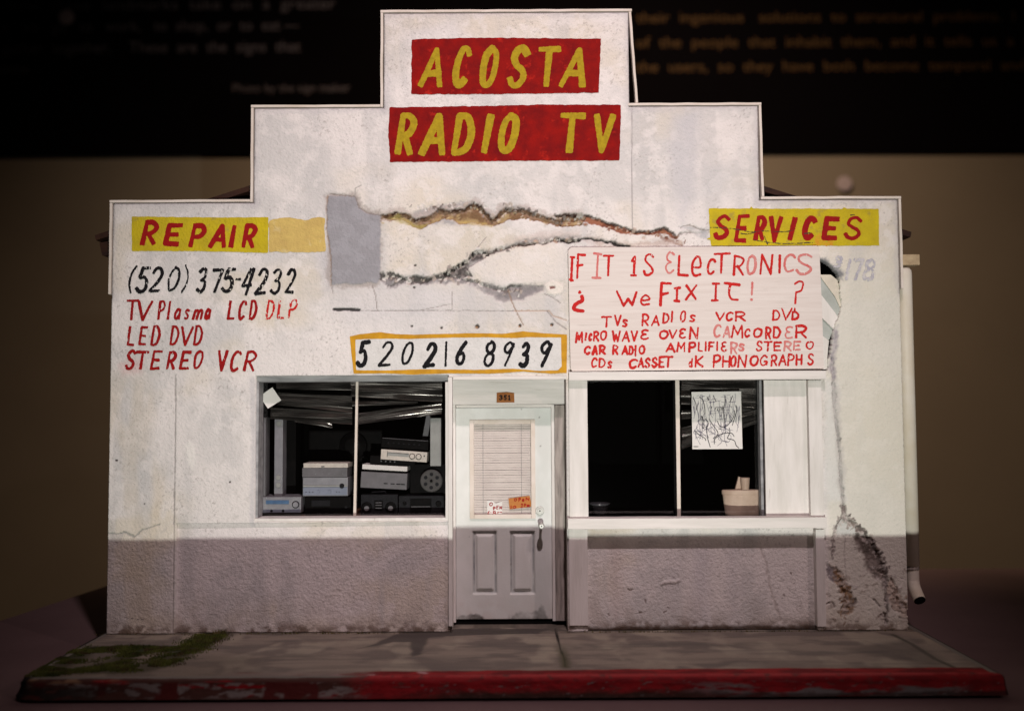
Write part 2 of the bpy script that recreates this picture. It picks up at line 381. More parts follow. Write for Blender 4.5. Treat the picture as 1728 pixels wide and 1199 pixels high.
M['silver'] = mat('silver_plastic', (.28, .275, .29), .45, (.20, .195, .215), .05, metal=.05, bump=.12, bscale=.3)
M['blue'] = mat('blue_display_window', (.09, .17, .30), .35, (.06, .11, .20), .1)
M['bluegrey'] = mat('blue_grey_plastic', (.24, .26, .33), .45, (.19, .21, .27), .05, metal=.05)
M['grey'] = mat('grey_plastic', (.165, .155, .165), .55, (.125, .12, .125), .06)
M['dgrey'] = mat('dark_grey_plastic', (.016, .015, .018), .45, (.010, .010, .011), .1, spec=.05)
M['bplastic'] = mat('black_plastic', (.0030, .0028, .0030), .5, (.006, .005, .005), .1, spec=.03)
M['cream'] = mat('cream_plastic', (.64, .57, .50), .5, (.52, .47, .42), .1)
M['chalk'] = mat('chalky_white_plastic', (.36, .36, .34), .6, (.25, .25, .24), .03)
M['paper'] = mat('white_paper', (.72, .69, .66), .8, (.66, .63, .60), .03)
M['orange'] = mat('orange_card', (.50, .20, .05), .75, (.42, .16, .05), .1)
M['brass'] = mat('brown_number_plate', (.33, .12, .025), .6, (.24, .08, .02), .1)
M['chrome'] = mat('brushed_metal', (.50, .49, .46), .5, metal=.35)
M['slat'] = mat('crumpled_slat_plastic', (.34, .31, .29), .20, (.10, .09, .085), .012, stretch=(1, 1, 6), metal=.9, spec=.5)
M['reel'] = mat('dull_reel_metal', (.085, .08, .078), .6, (.06, .055, .053), .08)
M['blind'] = mat('ivory_blind', (.78, .70, .65), .6, (.70, .62, .58), .05)
M['tub'] = mat('yellowed_tub_plastic', (.60, .46, .36), .5, (.46, .33, .25), .03)
M['table'] = mat('dark_plum_table', (.150, .094, .096), .6, (.125, .078, .080), .004, spec=.15)
M['backwall'] = mat('brown_gallery_wall', (.092, .074, .057), .9, (.085, .068, .053), .002, spec=.1)
M['panel'] = mat('black_text_panel', (.0015, .0012, .0015), 1, spec=0)
M['ptext'] = mat('pale_panel_text', (.042, .036, .042), .9, spec=.1)
M['otext'] = mat('amber_panel_text', (.034, .018, .007), .9, spec=.1)
M['glint'] = mat('glint_grey', (.17, .135, .145), .7)  # colour of the discs that imitate blurred reflections
M['moss'] = mat('moss_flock', (.105, .115, .022), .9, (.022, .034, .008), .03, dirt=(.06, .04, .018), dscale=.06, dlo=.52, dhi=.62)
M['weed'] = mat('dry_weed', (.16, .12, .05), .9, (.05, .06, .015), .12)
def glass_mat():
    m = bpy.data.materials.new('window_glass'); m.use_nodes = True; nt = m.node_tree; N = nt.nodes; L = nt.links
    for n in list(N): N.remove(n)
    o = N.new('ShaderNodeOutputMaterial'); t = N.new('ShaderNodeBsdfTransparent'); g = N.new('ShaderNodeBsdfGlossy'); mx = N.new('ShaderNodeMixShader')
    t.inputs[0].default_value = (.97, .97, .97, 1); g.inputs['Roughness'].default_value = .04; lw_ = N.new('ShaderNodeLayerWeight'); pw = N.new('ShaderNodeMath'); pw.operation = 'POWER'; pw.inputs[1].default_value = 4
    ma = N.new('ShaderNodeMath'); ma.operation = 'MULTIPLY_ADD'; ma.inputs[1].default_value = .9; ma.inputs[2].default_value = .04
    lw_.inputs[0].default_value = .5; L.new(lw_.outputs['Facing'], pw.inputs[0]); L.new(pw.outputs[0], ma.inputs[0])
    L.new(ma.outputs[0], mx.inputs[0]); L.new(t.outputs[0], mx.inputs[1]); L.new(g.outputs[0], mx.inputs[2]); L.new(mx.outputs[0], o.inputs[0]); return m
M['glass'] = glass_mat()
# ================================================================= SETTING
table = MB()
xl = lambda y: -993 + .137*(y+D0-1935)
tp = [(xl(TABLE_EDGE), TABLE_EDGE), (1500, TABLE_EDGE-4), (1500, 830), (xl(830), 830)]
bm = bmesh.new(); f = bm.faces.new([bm.verts.new((x, y, TABLE_Z)) for x, y in tp]); r = bmesh.ops.extrude_face_region(bm, geom=[f])
for v in [g for g in r['geom'] if isinstance(g, bmesh.types.BMVert)]: v.co.z -= 60
bmesh.ops.recalc_face_normals(bm, faces=bm.faces); table.add(bm)
tag(table.build('display_table', M['table'], None, loc=(0, 0, TABLE_Z)), 'dark plum tabletop under the model shop', 'table')
bwall = MB().box(-4500, 4500, 3900, 3960, -1800, 3000).build('back_wall', M['backwall']); tag(bwall, 'plain brown gallery wall out of focus behind the model', 'wall', kind='structure')
fl = MB().box(-4500, 4500, -5000, 3900, -1830, -1800).build('floor', M['backwall']); tag(fl, kind='structure', label='gallery floor far below the tabletop', cat='floor')
a = R(-300, -600, 2100, 262, 3880)
pe = empty('text_panel', ((a[0]+a[1])/2, 3890, a[2]), 'large black wall panel with blurred lines of printed text behind the shop', 'wall panel')
# lower edge drops slightly to the left as in the photo
b0 = p2w(0, 263, 3880)[1]; b1 = p2w(1728, 257, 3880)[1]
MB().prism([(a[0], b0), (a[1], b1), (a[1], 2900), (a[0], 2900)], 3870, 3899).build('panel_board', M['panel'], pe)
def panel_text(txt, x0, x1, y, h, m):
    c = bpy.data.curves.new('text_line', 'FONT'); c.body = txt; c.size = 1; c.extrude = 0.002
    o = bpy.data.objects.new('tmp', c); COL.objects.link(o)
    dg = bpy.context.evaluated_depsgraph_get(); me = bpy.data.meshes.new_from_object(o.evaluated_get(dg)); bpy.data.objects.remove(o)
    co = np.array([v.co for v in me.vertices]); mn = co.min(0); mx = co.max(0)
    X0, Z0 = p2w(x0, y, 3860); X1, _ = p2w(x1, y, 3860); s = (X1-X0)/(mx[0]-mn[0]); sz = h*3.3/.72
    V = np.stack([X0+(co[:, 0]-mn[0])*s, 3866-co[:, 2]*s, Z0+co[:, 1]*sz], -1)
    FA = [list(p.vertices) for p in me.polygons]
    link_mesh('text_line', V, FA, m, pe)
panel_text('you can see how  these  landmarks  take  on  a  greater', -150, 566, 18, 20, M['ptext'])
panel_text('is to be   where   we   go   to   work,   to  shop,  or  to  eat —', -150, 505, 54, 20, M['ptext'])
panel_text('and  most  gather  together.    These  are  the  signs  that', -120, 507, 90, 20, M['ptext'])
panel_text('and become', -90, 47, 124, 18, M['ptext'])
panel_text('Photo by the sign maker', 392, 590, 155, 15, M['ptext'])
panel_text('their  ingenious   solutions  to  structural  problems.  I  hope', 1074, 1790, 38, 19, M['otext'])
panel_text('of  the  people  that  inhabit  them,  and  it  tells  us  a  story', 1074, 1790, 80, 19, M['otext'])
panel_text('the  users,  so  they  have  both  become  temporal  and  one', 1074, 1790, 121, 19, M['otext'])
for (px, py), lb in (((1428, 308), 'small pale round stud standing in for a reflection right of the shop'), ((111, 28), 'small pale round stud standing in for a reflection at upper left')):  # added discs imitating blurred reflections of lamps
    X, Z = p2w(px, py, 3850)
    tag(MB().lathe([(0.5, 0), (40, 0), (44, 6), (40, 12), (0.5, 13)], (0, 0, 0), 'y').build('glint_disc', M['glint'], None, local=True, loc=(X, 3884 if py > 200 else 3866, Z)), lb, 'glint', 'pale discs standing in for reflections')
# ---- base: sidewalk sheet and kerb swept round it
BX0, BX1, BY0, BY1 = -693.0, 684.0, -281.0, 600.0
def plan_path():
    pts = [(BX1, BY1)]; r = 8; r2 = 34
    for k in range(7): a = math.pi/2*k/6; pts.append((BX1-r+r*math.cos(a), BY0+r-r*math.sin(a)))
    for k in range(13): a = math.pi/2*k/12; pts.append((BX0+r2-r2*math.sin(a), BY0+r2-r2*math.cos(a)))
    pts.append((BX0, BY1)); return pts
pp = plan_path(); dense = []
for a, b in zip(pp[:-1], pp[1:]):
    n = max(1, int(math.hypot(b[0]-a[0], b[1]-a[1])/2.5))
    for k in range(n): dense.append((a[0]+(b[0]-a[0])*k/n, a[1]+(b[1]-a[1])*k/n))
dense.append(pp[-1]); dense = np.array(dense)
tg = np.gradient(dense, axis=0); tg /= np.linalg.norm(tg, axis=1)[:, None]+1e-9
nin = np.stack([tg[:, 1], -tg[:, 0]], -1)          # inward normal
cen = np.array([0, 100]); flip = np.sign(((cen-dense)*nin).sum(1)); nin *= flip[:, None]
prof = smooth([(17, -.1), (10, 0), (6, -.6), (2.6, -2.6), (1.2, -6), (.6, -12), (-1, -20), (-3, -27)], 5)
s_n, t_n = len(dense), len(prof)
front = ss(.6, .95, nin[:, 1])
rr = fbm(dense[:, 0]*.02, dense[:, 1]*.02, 3)
V = np.zeros((s_n, t_n, 3)); C = np.zeros((s_n, t_n, 3))
for t, (o, z) in enumerate(prof):
    w = .9*(fbm(dense[:, 0]*.05, dense[:, 1]*.05+t*.2, 9)-.5)*2
    lf = ss(-600, -690, dense[:, 0])*min(0, z+2)*.22
    V[:, t, 0] = dense[:, 0]+nin[:, 0]*(o+w*.6)+lf; V[:, t, 1] = dense[:, 1]+nin[:, 1]*(o+w*.6); V[:, t, 2] = z+w*.25*(t > 4)
XX = V[..., 0]; TT = np.repeat(prof[None, :, 1], s_n, 0); OO = np.repeat(prof[None, :, 0], s_n, 0)
tdown = -TT
def cmix(c, col, m): m = np.clip(m, 0, 1)[..., None]; return c*(1-m)+np.array(col)*m
red = np.array((.30, .006, .010)); conc = np.array((.36, .30, .26)); pale = np.array((.42, .36, .36)); brn = np.array((.06, .02, .012))
n1 = fbm(XX*.018, tdown*.13, 21, 4); n2 = fbm(XX*.06, tdown*.22+5, 33, 4)
c = np.zeros(XX.shape+(3,))+red; c = cmix(c, (.16, .003, .006), ss(.45, .6, n2)*.7)
c = cmix(c, (.48, .03, .035), ss(2, 0, tdown)*.8*ss(.3, .5, n2))
# worn zones: right part shows pale concrete low on the face, left part mostly faded
c = cmix(c, pale*.42, ss(150, 330, XX)*ss(640, 600, XX)*ss(.47, .60, n1+(tdown-14)*.014)*ss(5, 12, tdown)); c = cmix(c, brn*.4, ss(150, 250, XX)*ss(19, 24, tdown+7*(n2-.5))*.8)
c = cmix(c, brn*.6, ss(-200, -60, XX)*ss(330, 200, XX)*ss(14, 24, tdown+6*(n2-.5)))
n3 = fbm(XX*.11, tdown*.3, 87, 3); c = cmix(c, (.10, .035, .03), ss(.66, .76, n3)*.7); c = cmix(c, pale*.38, ss(.76, .82, fbm(XX*.10, tdown*.35, 88, 3))*ss(2, 4, tdown))
lft = ss(-190, -250, XX)
c = cmix(c, (.085, .030, .022), lft*ss(.28, .40, n1)); c = cmix(c, (.24, .19, .18), lft*ss(.45, .58, n2)*ss(4, 7, tdown)*ss(28, 22, tdown))
c = cmix(c, (.10, .012, .010), lft*ss(.56, .62, fbm(XX*.03, tdown*.02, 71))*ss(3, 6, tdown))
c = cmix(c, (.30, .16, .09), ss(-520, -600, XX)*ss(8, 2, tdown)*ss(.4, .6, n2)); c = cmix(c, (.02, .013, .010), ss(-470, -640, XX)*ss(5, 14, tdown)*ss(.25, .5, n2)*.95)
c = cmix(c, (.52, .35, .36), (ss(.62, .68, fbm(XX*.03, tdown*.2, 91))*ss(-170, -160, XX)*ss(-40, -50, XX)*ss(3, 5, tdown)*ss(13, 9, tdown)))
c = cmix(c, conc*.62, lft*ss(5, 8, OO+4*(n2-.5))); 
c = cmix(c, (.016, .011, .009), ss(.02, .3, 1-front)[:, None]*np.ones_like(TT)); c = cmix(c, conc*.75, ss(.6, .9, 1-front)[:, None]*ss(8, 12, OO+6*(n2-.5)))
idx = np.arange(s_n*t_n).reshape(s_n, t_n)
Fq = np.stack([idx[:-1, :-1], idx[1:, :-1], idx[1:, 1:], idx[:-1, 1:]], -1).reshape(-1, 4)
c = c*np.array((.62, .66, .66))
kerb = link_mesh('kerb', V.reshape(-1, 3), Fq, M['kerb'], None, smooth_sh=True, colors=c.reshape(-1, 3))
tag(kerb, 'worn red painted kerb along the front of the model base', 'kerb', kind='structure')
# sheet
xs = np.arange(BX0+9, BX1-8.9, 2.3); ys = np.concatenate([np.arange(BY0+9, 40, 2.0), np.array([100., 300., BY1-1])])
X, Y = np.meshgrid(xs, ys)
keep = np.ones(X.shape, bool); cxr, cyr, r2 = BX0+34, BY0+34, 25.5
corner = (X < cxr) & (Y < cyr); dd = np.hypot(X-cxr, Y-cyr); sc_ = np.where(corner & (dd > r2), r2/np.maximum(dd, 1), 1)
Xc = np.where(corner, cxr+(X-cxr)*sc_, X); Yc = np.where(corner, cyr+(Y-cyr)*sc_, Y)
c = np.zeros(X.shape+(3,))+np.array((.33, .27, .22))
n = fbm(X*.012, Y*.03, 5, 4); c = cmix(c, (.22, .18, .155), ss(.42, .62, n)); c = cmix(c, (.40, .34, .27), ss(.5, .7, fbm(X*.02, Y*.012, 6)))
c = cmix(c, (.17, .145, .13), .5*ss(.5, .75, fbm(X*.006, Y*.05, 61, 4)))
def gpts(p, o, s): a = np.array(p, float); x, y = g2w(o[0]+a[:, 0]/s, o[1]+a[:, 1]/s); return np.stack([x, y], -1)
ob, sb = (560, 1030), 2.88
st1 = gpts([(100, 188), (200, 160), (300, 115), (360, 95), (560, 90), (620, 85), (1060, 85), (1000, 110), (600, 120), (470, 130), (430, 210), (390, 220), (380, 150), (300, 150), (200, 172)], ob, sb)
sd = sdf(X, Y, st1); c = cmix(c, (.085, .072, .068), ss(-4, 5, sd+8*(fbm(X*.05, Y*.05, 8)-.5))*.85)
cr = gpts([(1085, 85), (1095, 120), (1110, 180), (1130, 230), (1135, 270)], ob, sb)
dcr = seg_dist(X, Y, cr); c = cmix(c, (.015, .012, .010), ss(2.4, 1.0, dcr)); c = cmix(c, (.09, .085, .04), .7*ss(14, 3, dcr+9*(fbm(X*.06, Y*.06, 19)-.4))*ss(-60, -170, Y))
ob2, sb2 = (1128, 1000), 2.88
cr2 = gpts([(1090, 200), (1180, 245), (1300, 320), (1400, 365)], ob2, sb2); d2 = seg_dist(X, Y, cr2)
c = cmix(c, (.07, .065, .045), ss(7, 1, d2)*.85)
band = sdf(X, Y, gpts([(860, 270), (1150, 230), (1230, 270), (1330, 325), (1280, 345), (1000, 300)], ob2, sb2)); c = cmix(c, (.12, .10, .09), ss(-20, 12, band)*.6)
c = cmix(c, (.45, .36, .27), ss(620, 660, X+.25*Y)*.6)
for (xx, yy, rx, ry) in ((-330, -150, 160, 22), (160, -120, 90, 20), (360, -90, 170, 16), (-120, -90, 220, 14)):
    c = cmix(c, (.13, .115, .10), .55*np.exp(-((X-xx)/rx)**2-((Y-yy)/ry)**2)*ss(.3, .6, fbm(X*.03, Y*.05, 77)))
c = cmix(c, (.10, .085, .07), ss(-14, -2, Y)*.7*ss(.3, .6, fbm(X*.04, Y*.1, 43)))
moss_lines = [gpts(p, (0, 1030), 2.88) for p in ([(170, 318), (250, 250), (330, 215), (400, 190), (650, 182), (850, 186), (950, 165), (1010, 130), (1060, 98)],
              [(170, 318), (240, 300), (400, 284), (600, 282), (700, 276), (770, 260), (850, 220), (940, 178)], [(520, 268), (600, 225), (680, 190), (740, 184)], [(380, 200), (340, 240), (230, 300)])]
dm = np.min([seg_dist(X, Y, l) for l in moss_lines], 0)
c = cmix(c, (.03, .036, .010), ss(34, 10, dm+10*(fbm(X*.05, Y*.05, 14)-.5)))
c = c*.70
c = cmix(c, (.11, .085, .065), ss(-330, -420, X)*ss(-110, -190, Y)*.5)
rb = ss(-238, -243, Y+7*(fbm(X*.04, Y*.04, 53)-.5)-3*np.sin(X*.004)); rc = np.zeros(X.shape+(3,))+np.array((.24, .010, .012)); rc = cmix(rc, (.13, .005, .007), ss(.4, .6, fbm(X*.03, Y*.08, 54)))
rc = cmix(rc, (.40, .24, .25), ss(.62, .68, fbm(X*.03, Y*.06, 55))*ss(-60, -90, X)*.8)
lf2 = ss(-190, -240, X); rc = cmix(rc, (.20, .15, .13), lf2*ss(.38, .5, fbm(X*.02, Y*.05, 56)))
rb = rb*ss(-420, -400, X)*(1-.5*lf2)
c = c*(1-rb[..., None])+rc*rb[..., None]
idx = np.arange(X.size).reshape(X.shape)
Fq = np.stack([idx[:-1, :-1], idx[:-1, 1:], idx[1:, 1:], idx[1:, :-1]], -1).reshape(-1, 4)
zz = -.35+.25*(fbm(X*.03, Y*.03, 2)-.5)-1.6*ss(2.2, .8, dcr)
walk = link_mesh('sidewalk', np.stack([Xc, Yc, zz], -1).reshape(-1, 3), Fq, M['ground'], None, smooth_sh=True, colors=c.reshape(-1, 3))
tag(walk, 'stained grey concrete sidewalk in front of the shop', 'sidewalk', kind='structure')
MB().box(BX0+7, BX1-7, BY0+8, BY1-3, TABLE_Z, -4).build('base_board', M['dark'])  # black colour stands for the shadow gap below the kerb
bpy.data.objects['base_board']['kind'] = 'structure'; tag(bpy.data.objects['base_board'], 'thin board coloured black for the shadow gap under the kerb and sidewalk', 'base board')
# moss: countless blades
def blades(name, pts, h, m, label, cat):
    V = []; FA = []
    for (x, y, hh) in pts:
        a = random.random()*6.28; w = .5+.6*random.random(); lx = (random.random()-.5)*hh*.9; ly = (random.random()-.5)*hh*.9; b = len(V)
        V += [(x-w*math.cos(a), y-w*math.sin(a), -.4), (x+w*math.cos(a), y+w*math.sin(a), -.4), (x+lx, y+ly, hh)]; FA.append([b, b+1, b+2])
    return tag(link_mesh(name, np.array(V), FA, m), label, cat, kind='stuff')
pts = []
for l in moss_lines:
    L = np.cumsum([0]+[math.hypot(*(l[i+1]-l[i])) for i in range(len(l)-1)])
    for k in range(int(L[-1]*44)):
        s = random.random()*L[-1]; i = min(len(l)-2, int(np.searchsorted(L, s)-1)); i = max(i, 0); t = (s-L[i])/(L[i+1]-L[i])
        q = l[i]*(1-t)+l[i+1]*t; q = q+np.array([random.gauss(0, 15), random.gauss(0, 9)])
        if q[0] < BX0+6 or q[1] > -2: continue
        v = vnoise(q[0]*.05, q[1]*.05, 4)
        if v < .22+.25*random.random() or q[1] < BY0+16: continue
        pts.append((q[0], q[1], 1.0+4.6*random.random()*v))
blades('moss', pts, 4, M['moss'], 'green moss spreading in a patch on the left of the sidewalk', 'moss')
pts = []
for (px, n, sp, h) in ((372, 130, 7, 9), (490, 30, 10, 5), (430, 40, 24, 4), (560, 60, 30, 4), (250, 50, 50, 3), (600, 40, 40, 3), (1060, 60, 50, 3), (1200, 60, 70, 3), (1320, 60, 40, 3), (1450, 40, 60, 3)):
    X0 = p2w(px, 1060, 0)[0]
    for k in range(n): pts.append((X0+random.gauss(0, sp), -1.5-3*random.random(), h*(.3+random.random())))
blades('weeds', pts, 5, M['weed'], 'tiny dry weeds along the foot of the shop wall', 'weeds')
# ================================================================= SHOP
shop = empty('model_shop', (0, 0, 0), 'white weathered miniature repair shop with stepped parapet standing on the red kerbed base', 'model building')
# silhouette in world units
eL = R(190, 345, 1514, 1050, 0)[0]; X = {}
def vx(px, y0, y1): return float(np.mean(p2w([px, px], [y0, y1], 0)[0]))
def hz(py, x0, x1): return float(np.mean(p2w([x0, x1], [py, py], 0)[1]))
xL = float(np.mean([p2w(191, 350)[0], p2w(186, 700)[0], p2w(179, 1050)[0]])); xR = float(np.mean([p2w(1515, 400)[0], p2w(1524, 700)[0], p2w(1534, 1050)[0]]))
xA = vx(429, 185, 335); xB = vx(648, 25, 175); xC = vx(1061, 25, 175); xD = vx(1280, 180, 330)
z1 = hz(22, 648, 1061); z2L = hz(182, 430, 640); z2R = hz(180, 1070, 1275); z3L = hz(343, 195, 420); z3R = hz(337, 1290, 1510)
z2 = (z2L+z2R)/2; z3 = (z3L+z3R)/2; zB = .3
TH = 14.0
# holes: left window, door, right window, damage hole
Hs = {'w1': R(430, 633, 757, 879), 'door': R(762, 636, 957, 1070), 'w2': R(992, 632, 1367, 873)}
Hs['door'] = (Hs['door'][0], Hs['door'][1], -5, Hs['door'][3])
low2 = R(992, 890, 1378, 1060); low1 = R(296, 882, 762, 1066)
def lines(lo, hi, keys, step):
    ks = sorted(set([lo, hi]+[k for k in keys if lo < k < hi])); out = []
    for a, b in zip(ks[:-1], ks[1:]): n = max(1, int(math.ceil((b-a)/step))); out += list(np.linspace(a, b, n+1)[:-1])
    return np.array(out+[ks[-1]])
kx = [xA, xB, xC, xD]; kz = [z2, z3]
for h in Hs.values(): kx += h[:2]; kz += h[2:]
for v in (low1[0], low2[0], low2[1]): kx += [v-.5, v+.5]
for v in (low1[3], low2[3]): kz += [v-.5, v+.5]
STEP = 1.5
gx = lines(xL, xR, kx, STEP); gz = lines(zB, z1, kz, STEP)
GX, GZ = np.meshgrid(gx, gz)
# ---------- fields
h = .25*(fbm(GX*.25, GZ*.25, 1, 2)-.5)+.8*(fbm(GX*.012, GZ*.012, 2, 2)-.5)*0
c = np.zeros(GX.shape+(3,))+np.array(WHITE)
a1 = fbm(GX*.008, GZ*.008, 40, 4); a2 = fbm(GX*.03, GZ*.004, 41, 3); a3 = fbm(GX*.05, GZ*.05, 42, 4)
c = cmix(c, (.58, .56, .545), ss(.42, .66, a1)*.75)
c = cmix(c, (.66, .58, .46), ss(.48, .70, fbm(GX*.006+9, GZ*.009, 44, 3))*.6)
c = cmix(c, (.54, .52, .51), ss(.50, .74, a2)*.55)
c = cmix(c, (.80, .745, .72), ss(.5, .7, a3)*.5)
c = cmix(c, (.50, .47, .44), ss(.66, .8, fbm(GX*.14, GZ*.14, 45, 3))*.35)
c = cmix(c, (.30, .27, .25), ss(.70, .80, fbm(GX*.33, GZ*.33, 46, 2))*ss(.45, .65, fbm(GX*.02, GZ*.02, 48, 3))*.5)
# cream tint on the right pier and left pier
c = cmix(c, (.69, .66, .57), ss(vx(1385, 500, 900), vx(1400, 500, 900), GX)*ss(z3-40, z3-160, GZ)*.7)
c = cmix(c, (.60, .50, .36), .35*ss(.5, .7, fbm(GX*.02, GZ*.006, 47))*ss(low1[0]+6, low1[0]-20, GX)*ss(z3-250, z3-330, GZ))
grid_sub = lambda p, m: (slice(max(0, np.searchsorted(gz, p[:, 1].min()-m)), np.searchsorted(gz, p[:, 1].max()+m)+1), slice(max(0, np.searchsorted(gx, p[:, 0].min()-m)), np.searchsorted(gx, p[:, 0].max()+m)+1))
def warp(x, z, amt, sc, seed): return x+amt*(fbm(x*sc, z*sc, seed, 3)-.5)*2, z+amt*(fbm(x*sc, z*sc, seed+50, 3)-.5)*2
def line(pts, w, col, depth, soft=1.2, wob=2.0, op=1.0, seed=5, wsc=.12, vary=.5):
    sl = grid_sub(pts, w+10); x, z = warp(GX[sl], GZ[sl], wob, wsc, seed); x, z = (x+(fbm(GX[sl]*.3, GZ[sl]*.3, seed+71, 2)-.5)*wob*1.3, z+(fbm(GX[sl]*.3, GZ[sl]*.3, seed+72, 2)-.5)*wob*1.3)
    d = seg_dist(x, z, pts); ww = w*(1+vary*(fbm(GX[sl]*.06, GZ[sl]*.06, seed+3)-.5)*2)
    m = ss(ww+soft, ww-soft*.4, d); c[sl] = cmix(c[sl], col, m*op); h[sl] -= depth*m
def area(pts, col, depth=0, soft=2.0, wob=3.0, op=1.0, seed=6, wsc=.08, col2=None, rough=0.0):
    sl = grid_sub(pts, soft+14); x, z = warp(GX[sl], GZ[sl], wob, wsc, seed); x, z = (x+(fbm(GX[sl]*.28, GZ[sl]*.28, seed+71, 2)-.5)*wob*1.2, z+(fbm(GX[sl]*.28, GZ[sl]*.28, seed+72, 2)-.5)*wob*1.2)
    m = ss(-soft, soft, sdf(x, z, pts)); cc = np.zeros(x.shape+(3,))+np.array(col)
    if col2 is not None: cc = cmix(cc, col2, ss(.4, .62, fbm(GX[sl]*.07, GZ[sl]*.07, seed+8, 4)))
    c[sl] = c[sl]*(1-(m*op)[..., None])+cc*(m*op)[..., None]; h[sl] -= m*(depth+rough*(fbm(GX[sl]*.18, GZ[sl]*.18, seed+2, 3)-.5)*2)
z3_ = lambda p: Q(p, (530, 300), 3.331)
z4_ = lambda p: Q(p, (940, 320), 3.527)
def crumble(pts, n, spread, cols, o=(0, 0), sc=1.0, seed=0, size=(.6, 2.4)):
    P = Q(pts, o, sc); L = np.cumsum([0]+[np.hypot(*(P[i+1]-P[i])) for i in range(len(P)-1)]); r_ = random.Random(seed)
    for k in range(n):
        s_ = r_.random()*L[-1]; i = min(len(P)-2, max(0, int(np.searchsorted(L, s_)-1))); t = (s_-L[i])/(L[i+1]-L[i]+1e-9); q = P[i]*(1-t)+P[i+1]*t
        q = q+np.array([r_.gauss(0, spread), r_.gauss(0, spread)]); a_ = r_.random()*6.28; l_ = r_.uniform(.5, 4)
        line(np.array([q, q+np.array([math.cos(a_), math.sin(a_)])*l_]), r_.uniform(*size), r_.choice(cols), r_.uniform(-1.8, 1.8), .8, 1.8, .9, 500+seed+k, .3, .8)
# wall seams
line(Q([(296, 632), (295, 760), (293, 884)]), .6, (.22, .20, .19), 1.6, .8, .6, .9)
line(Q([(294, 884), (291, 1066)]), .5, (.30, .26, .24), 1.2, .8, .4, .8)
line(Q([(1066, 180), (1067, 388)]), .5, (.30, .27, .27), 1.2, .8, .3, .9)
line(Q([(425, 640), (428, 760), (424, 885)]), 3, (.50, .48, .50), .3, 4, 2, .5)
# broad grey weathering around the repair band
area(z3_([(40, 420), (400, 540), (760, 560), (1000, 620), (1330, 600), (1420, 640), (1420, 850), (1000, 840), (200, 830), (90, 700)]), (.58, .56, .57), 0, 26, 10, .55, 61, .03)
area(z3_([(20, 380), (110, 400), (120, 620), (60, 640)]), (.50, .48, .50), 0, 16, 6, .6, 62, .05)
# exposed upper band
top = [(375, 215), (420, 222), (460, 195), (520, 210), (570, 242), (640, 225), (700, 185), (760, 188), (850, 180), (900, 150), (940, 170), (1000, 245), (1080, 172), (1120, 186), (1160, 180), (1230, 205), (1330, 235), (1385, 245), (1420, 215), (1499, 212)]
bot = [(1499, 268), (1400, 272), (1290, 248), (1200, 228), (1090, 235), (1010, 270), (880, 248), (820, 262), (780, 235), (740, 225), (640, 262), (600, 282), (560, 270), (500, 232), (430, 232), (375, 226)]
area(z3_([(560, 180), (700, 150), (930, 130), (1010, 215), (1080, 150), (1200, 170), (1000, 270), (640, 260), (540, 230)]), (.34, .325, .33), 1.0, 4, 4, .8, 63, .06, (.52, .46, .43))
area(z3_(top+bot), (.36, .25, .125), 6.0, 1.2, 2.6, 1, 64, .12, (.20, .115, .06), rough=1.8)
top4 = [(-10, 158), (60, 150), (120, 152), (190, 158), (250, 180), (350, 214), (470, 252), (560, 250), (640, 232), (690, 258), (712, 290)]
bot4 = [(690, 288), (640, 255), (560, 266), (440, 264), (370, 256), (290, 222), (200, 202), (100, 208), (-10, 216)]
area(z4_([(-10, 158), (60, 150), (120, 152), (170, 160), (150, 205), (-10, 216)]), (.40, .29, .16), 5.0, 1.2, 2.0, 1, 66, .12, (.30, .18, .09), rough=.8)
area(z4_([(130, 152), (190, 158), (250, 180), (350, 214), (470, 250), (560, 250), (640, 232), (690, 258), (712, 290), (690, 288), (640, 256), (560, 266), (440, 264), (370, 256), (290, 222), (200, 200), (130, 180)]), (.18, .055, .03), 5, 1.2, 2.0, 1, 67, .12, (.30, .12, .07), rough=.8)
line(z3_(top)+[0, 3.5], 6, (.42, .34, .31), 0, 5, 5, .55, 168, .08, .9)
line(z3_(top)+[0, 1.6], 1.3, (.06, .026, .016), 4.0, 1.2, 2.6, 1, 68, .14, 1.2)  # overhang shade painted in together with the burnt brown edge
line(z3_(top)-[0, 2.5], 2.6, (.26, .15, .09), 1.5, 2.2, 4, .75, 268, .16, 1.3)
for k in range(60):
    i = random.randrange(len(top)-1); t = random.random(); x_ = top[i][0]*(1-t)+top[i+1][0]*t; y_ = top[i][1]*(1-t)+top[i+1][1]*t+random.uniform(4, 40)
    line(z3_([(x_, y_), (x_+random.uniform(-14, 14), y_+random.uniform(-9, 9))]), random.uniform(.6, 1.6), random.choice([(.16, .09, .05), (.26, .16, .08), (.52, .40, .22), (.58, .50, .42)]), random.uniform(-1.5, 1.5), 1, 1.5, .85, 400+k)
line(z4_(top4)+[0, 1.0], 1.2, (.045, .018, .012), 3.5, 1.2, 2.4, .9, 69, .14, .9)
line(z4_([(712, 285), (735, 262), (800, 250), (860, 262), (910, 250)]), 1.2, (.22, .19, .17), 2, 1.4, 2.5, .8, 169, .14, .9)
line(z4_([(600, 262), (650, 300), (700, 312), (745, 330)]), 2.0, (.25, .13, .09), 1, 2, 3, .8, 170, .14, .9)
area(z3_([(400, 225), (470, 200), (560, 255), (640, 262), (600, 290), (540, 270), (440, 236)]), (.40, .33, .10), 1.0, 2.5, 2.5, .65, 70, .1)
area(z3_([(790, 240), (860, 238), (1010, 262), (1000, 276), (860, 258)]), (.55, .40, .14), 0, 2, 2, .6, 71, .1)
area(z4_([(560, 300), (700, 280), (760, 330), (600, 335), (200, 330), (140, 300), (180, 270), (420, 320)]), (.40, .29, .25), .6, 4, 4, .6, 72, .08, (.56, .50, .49))
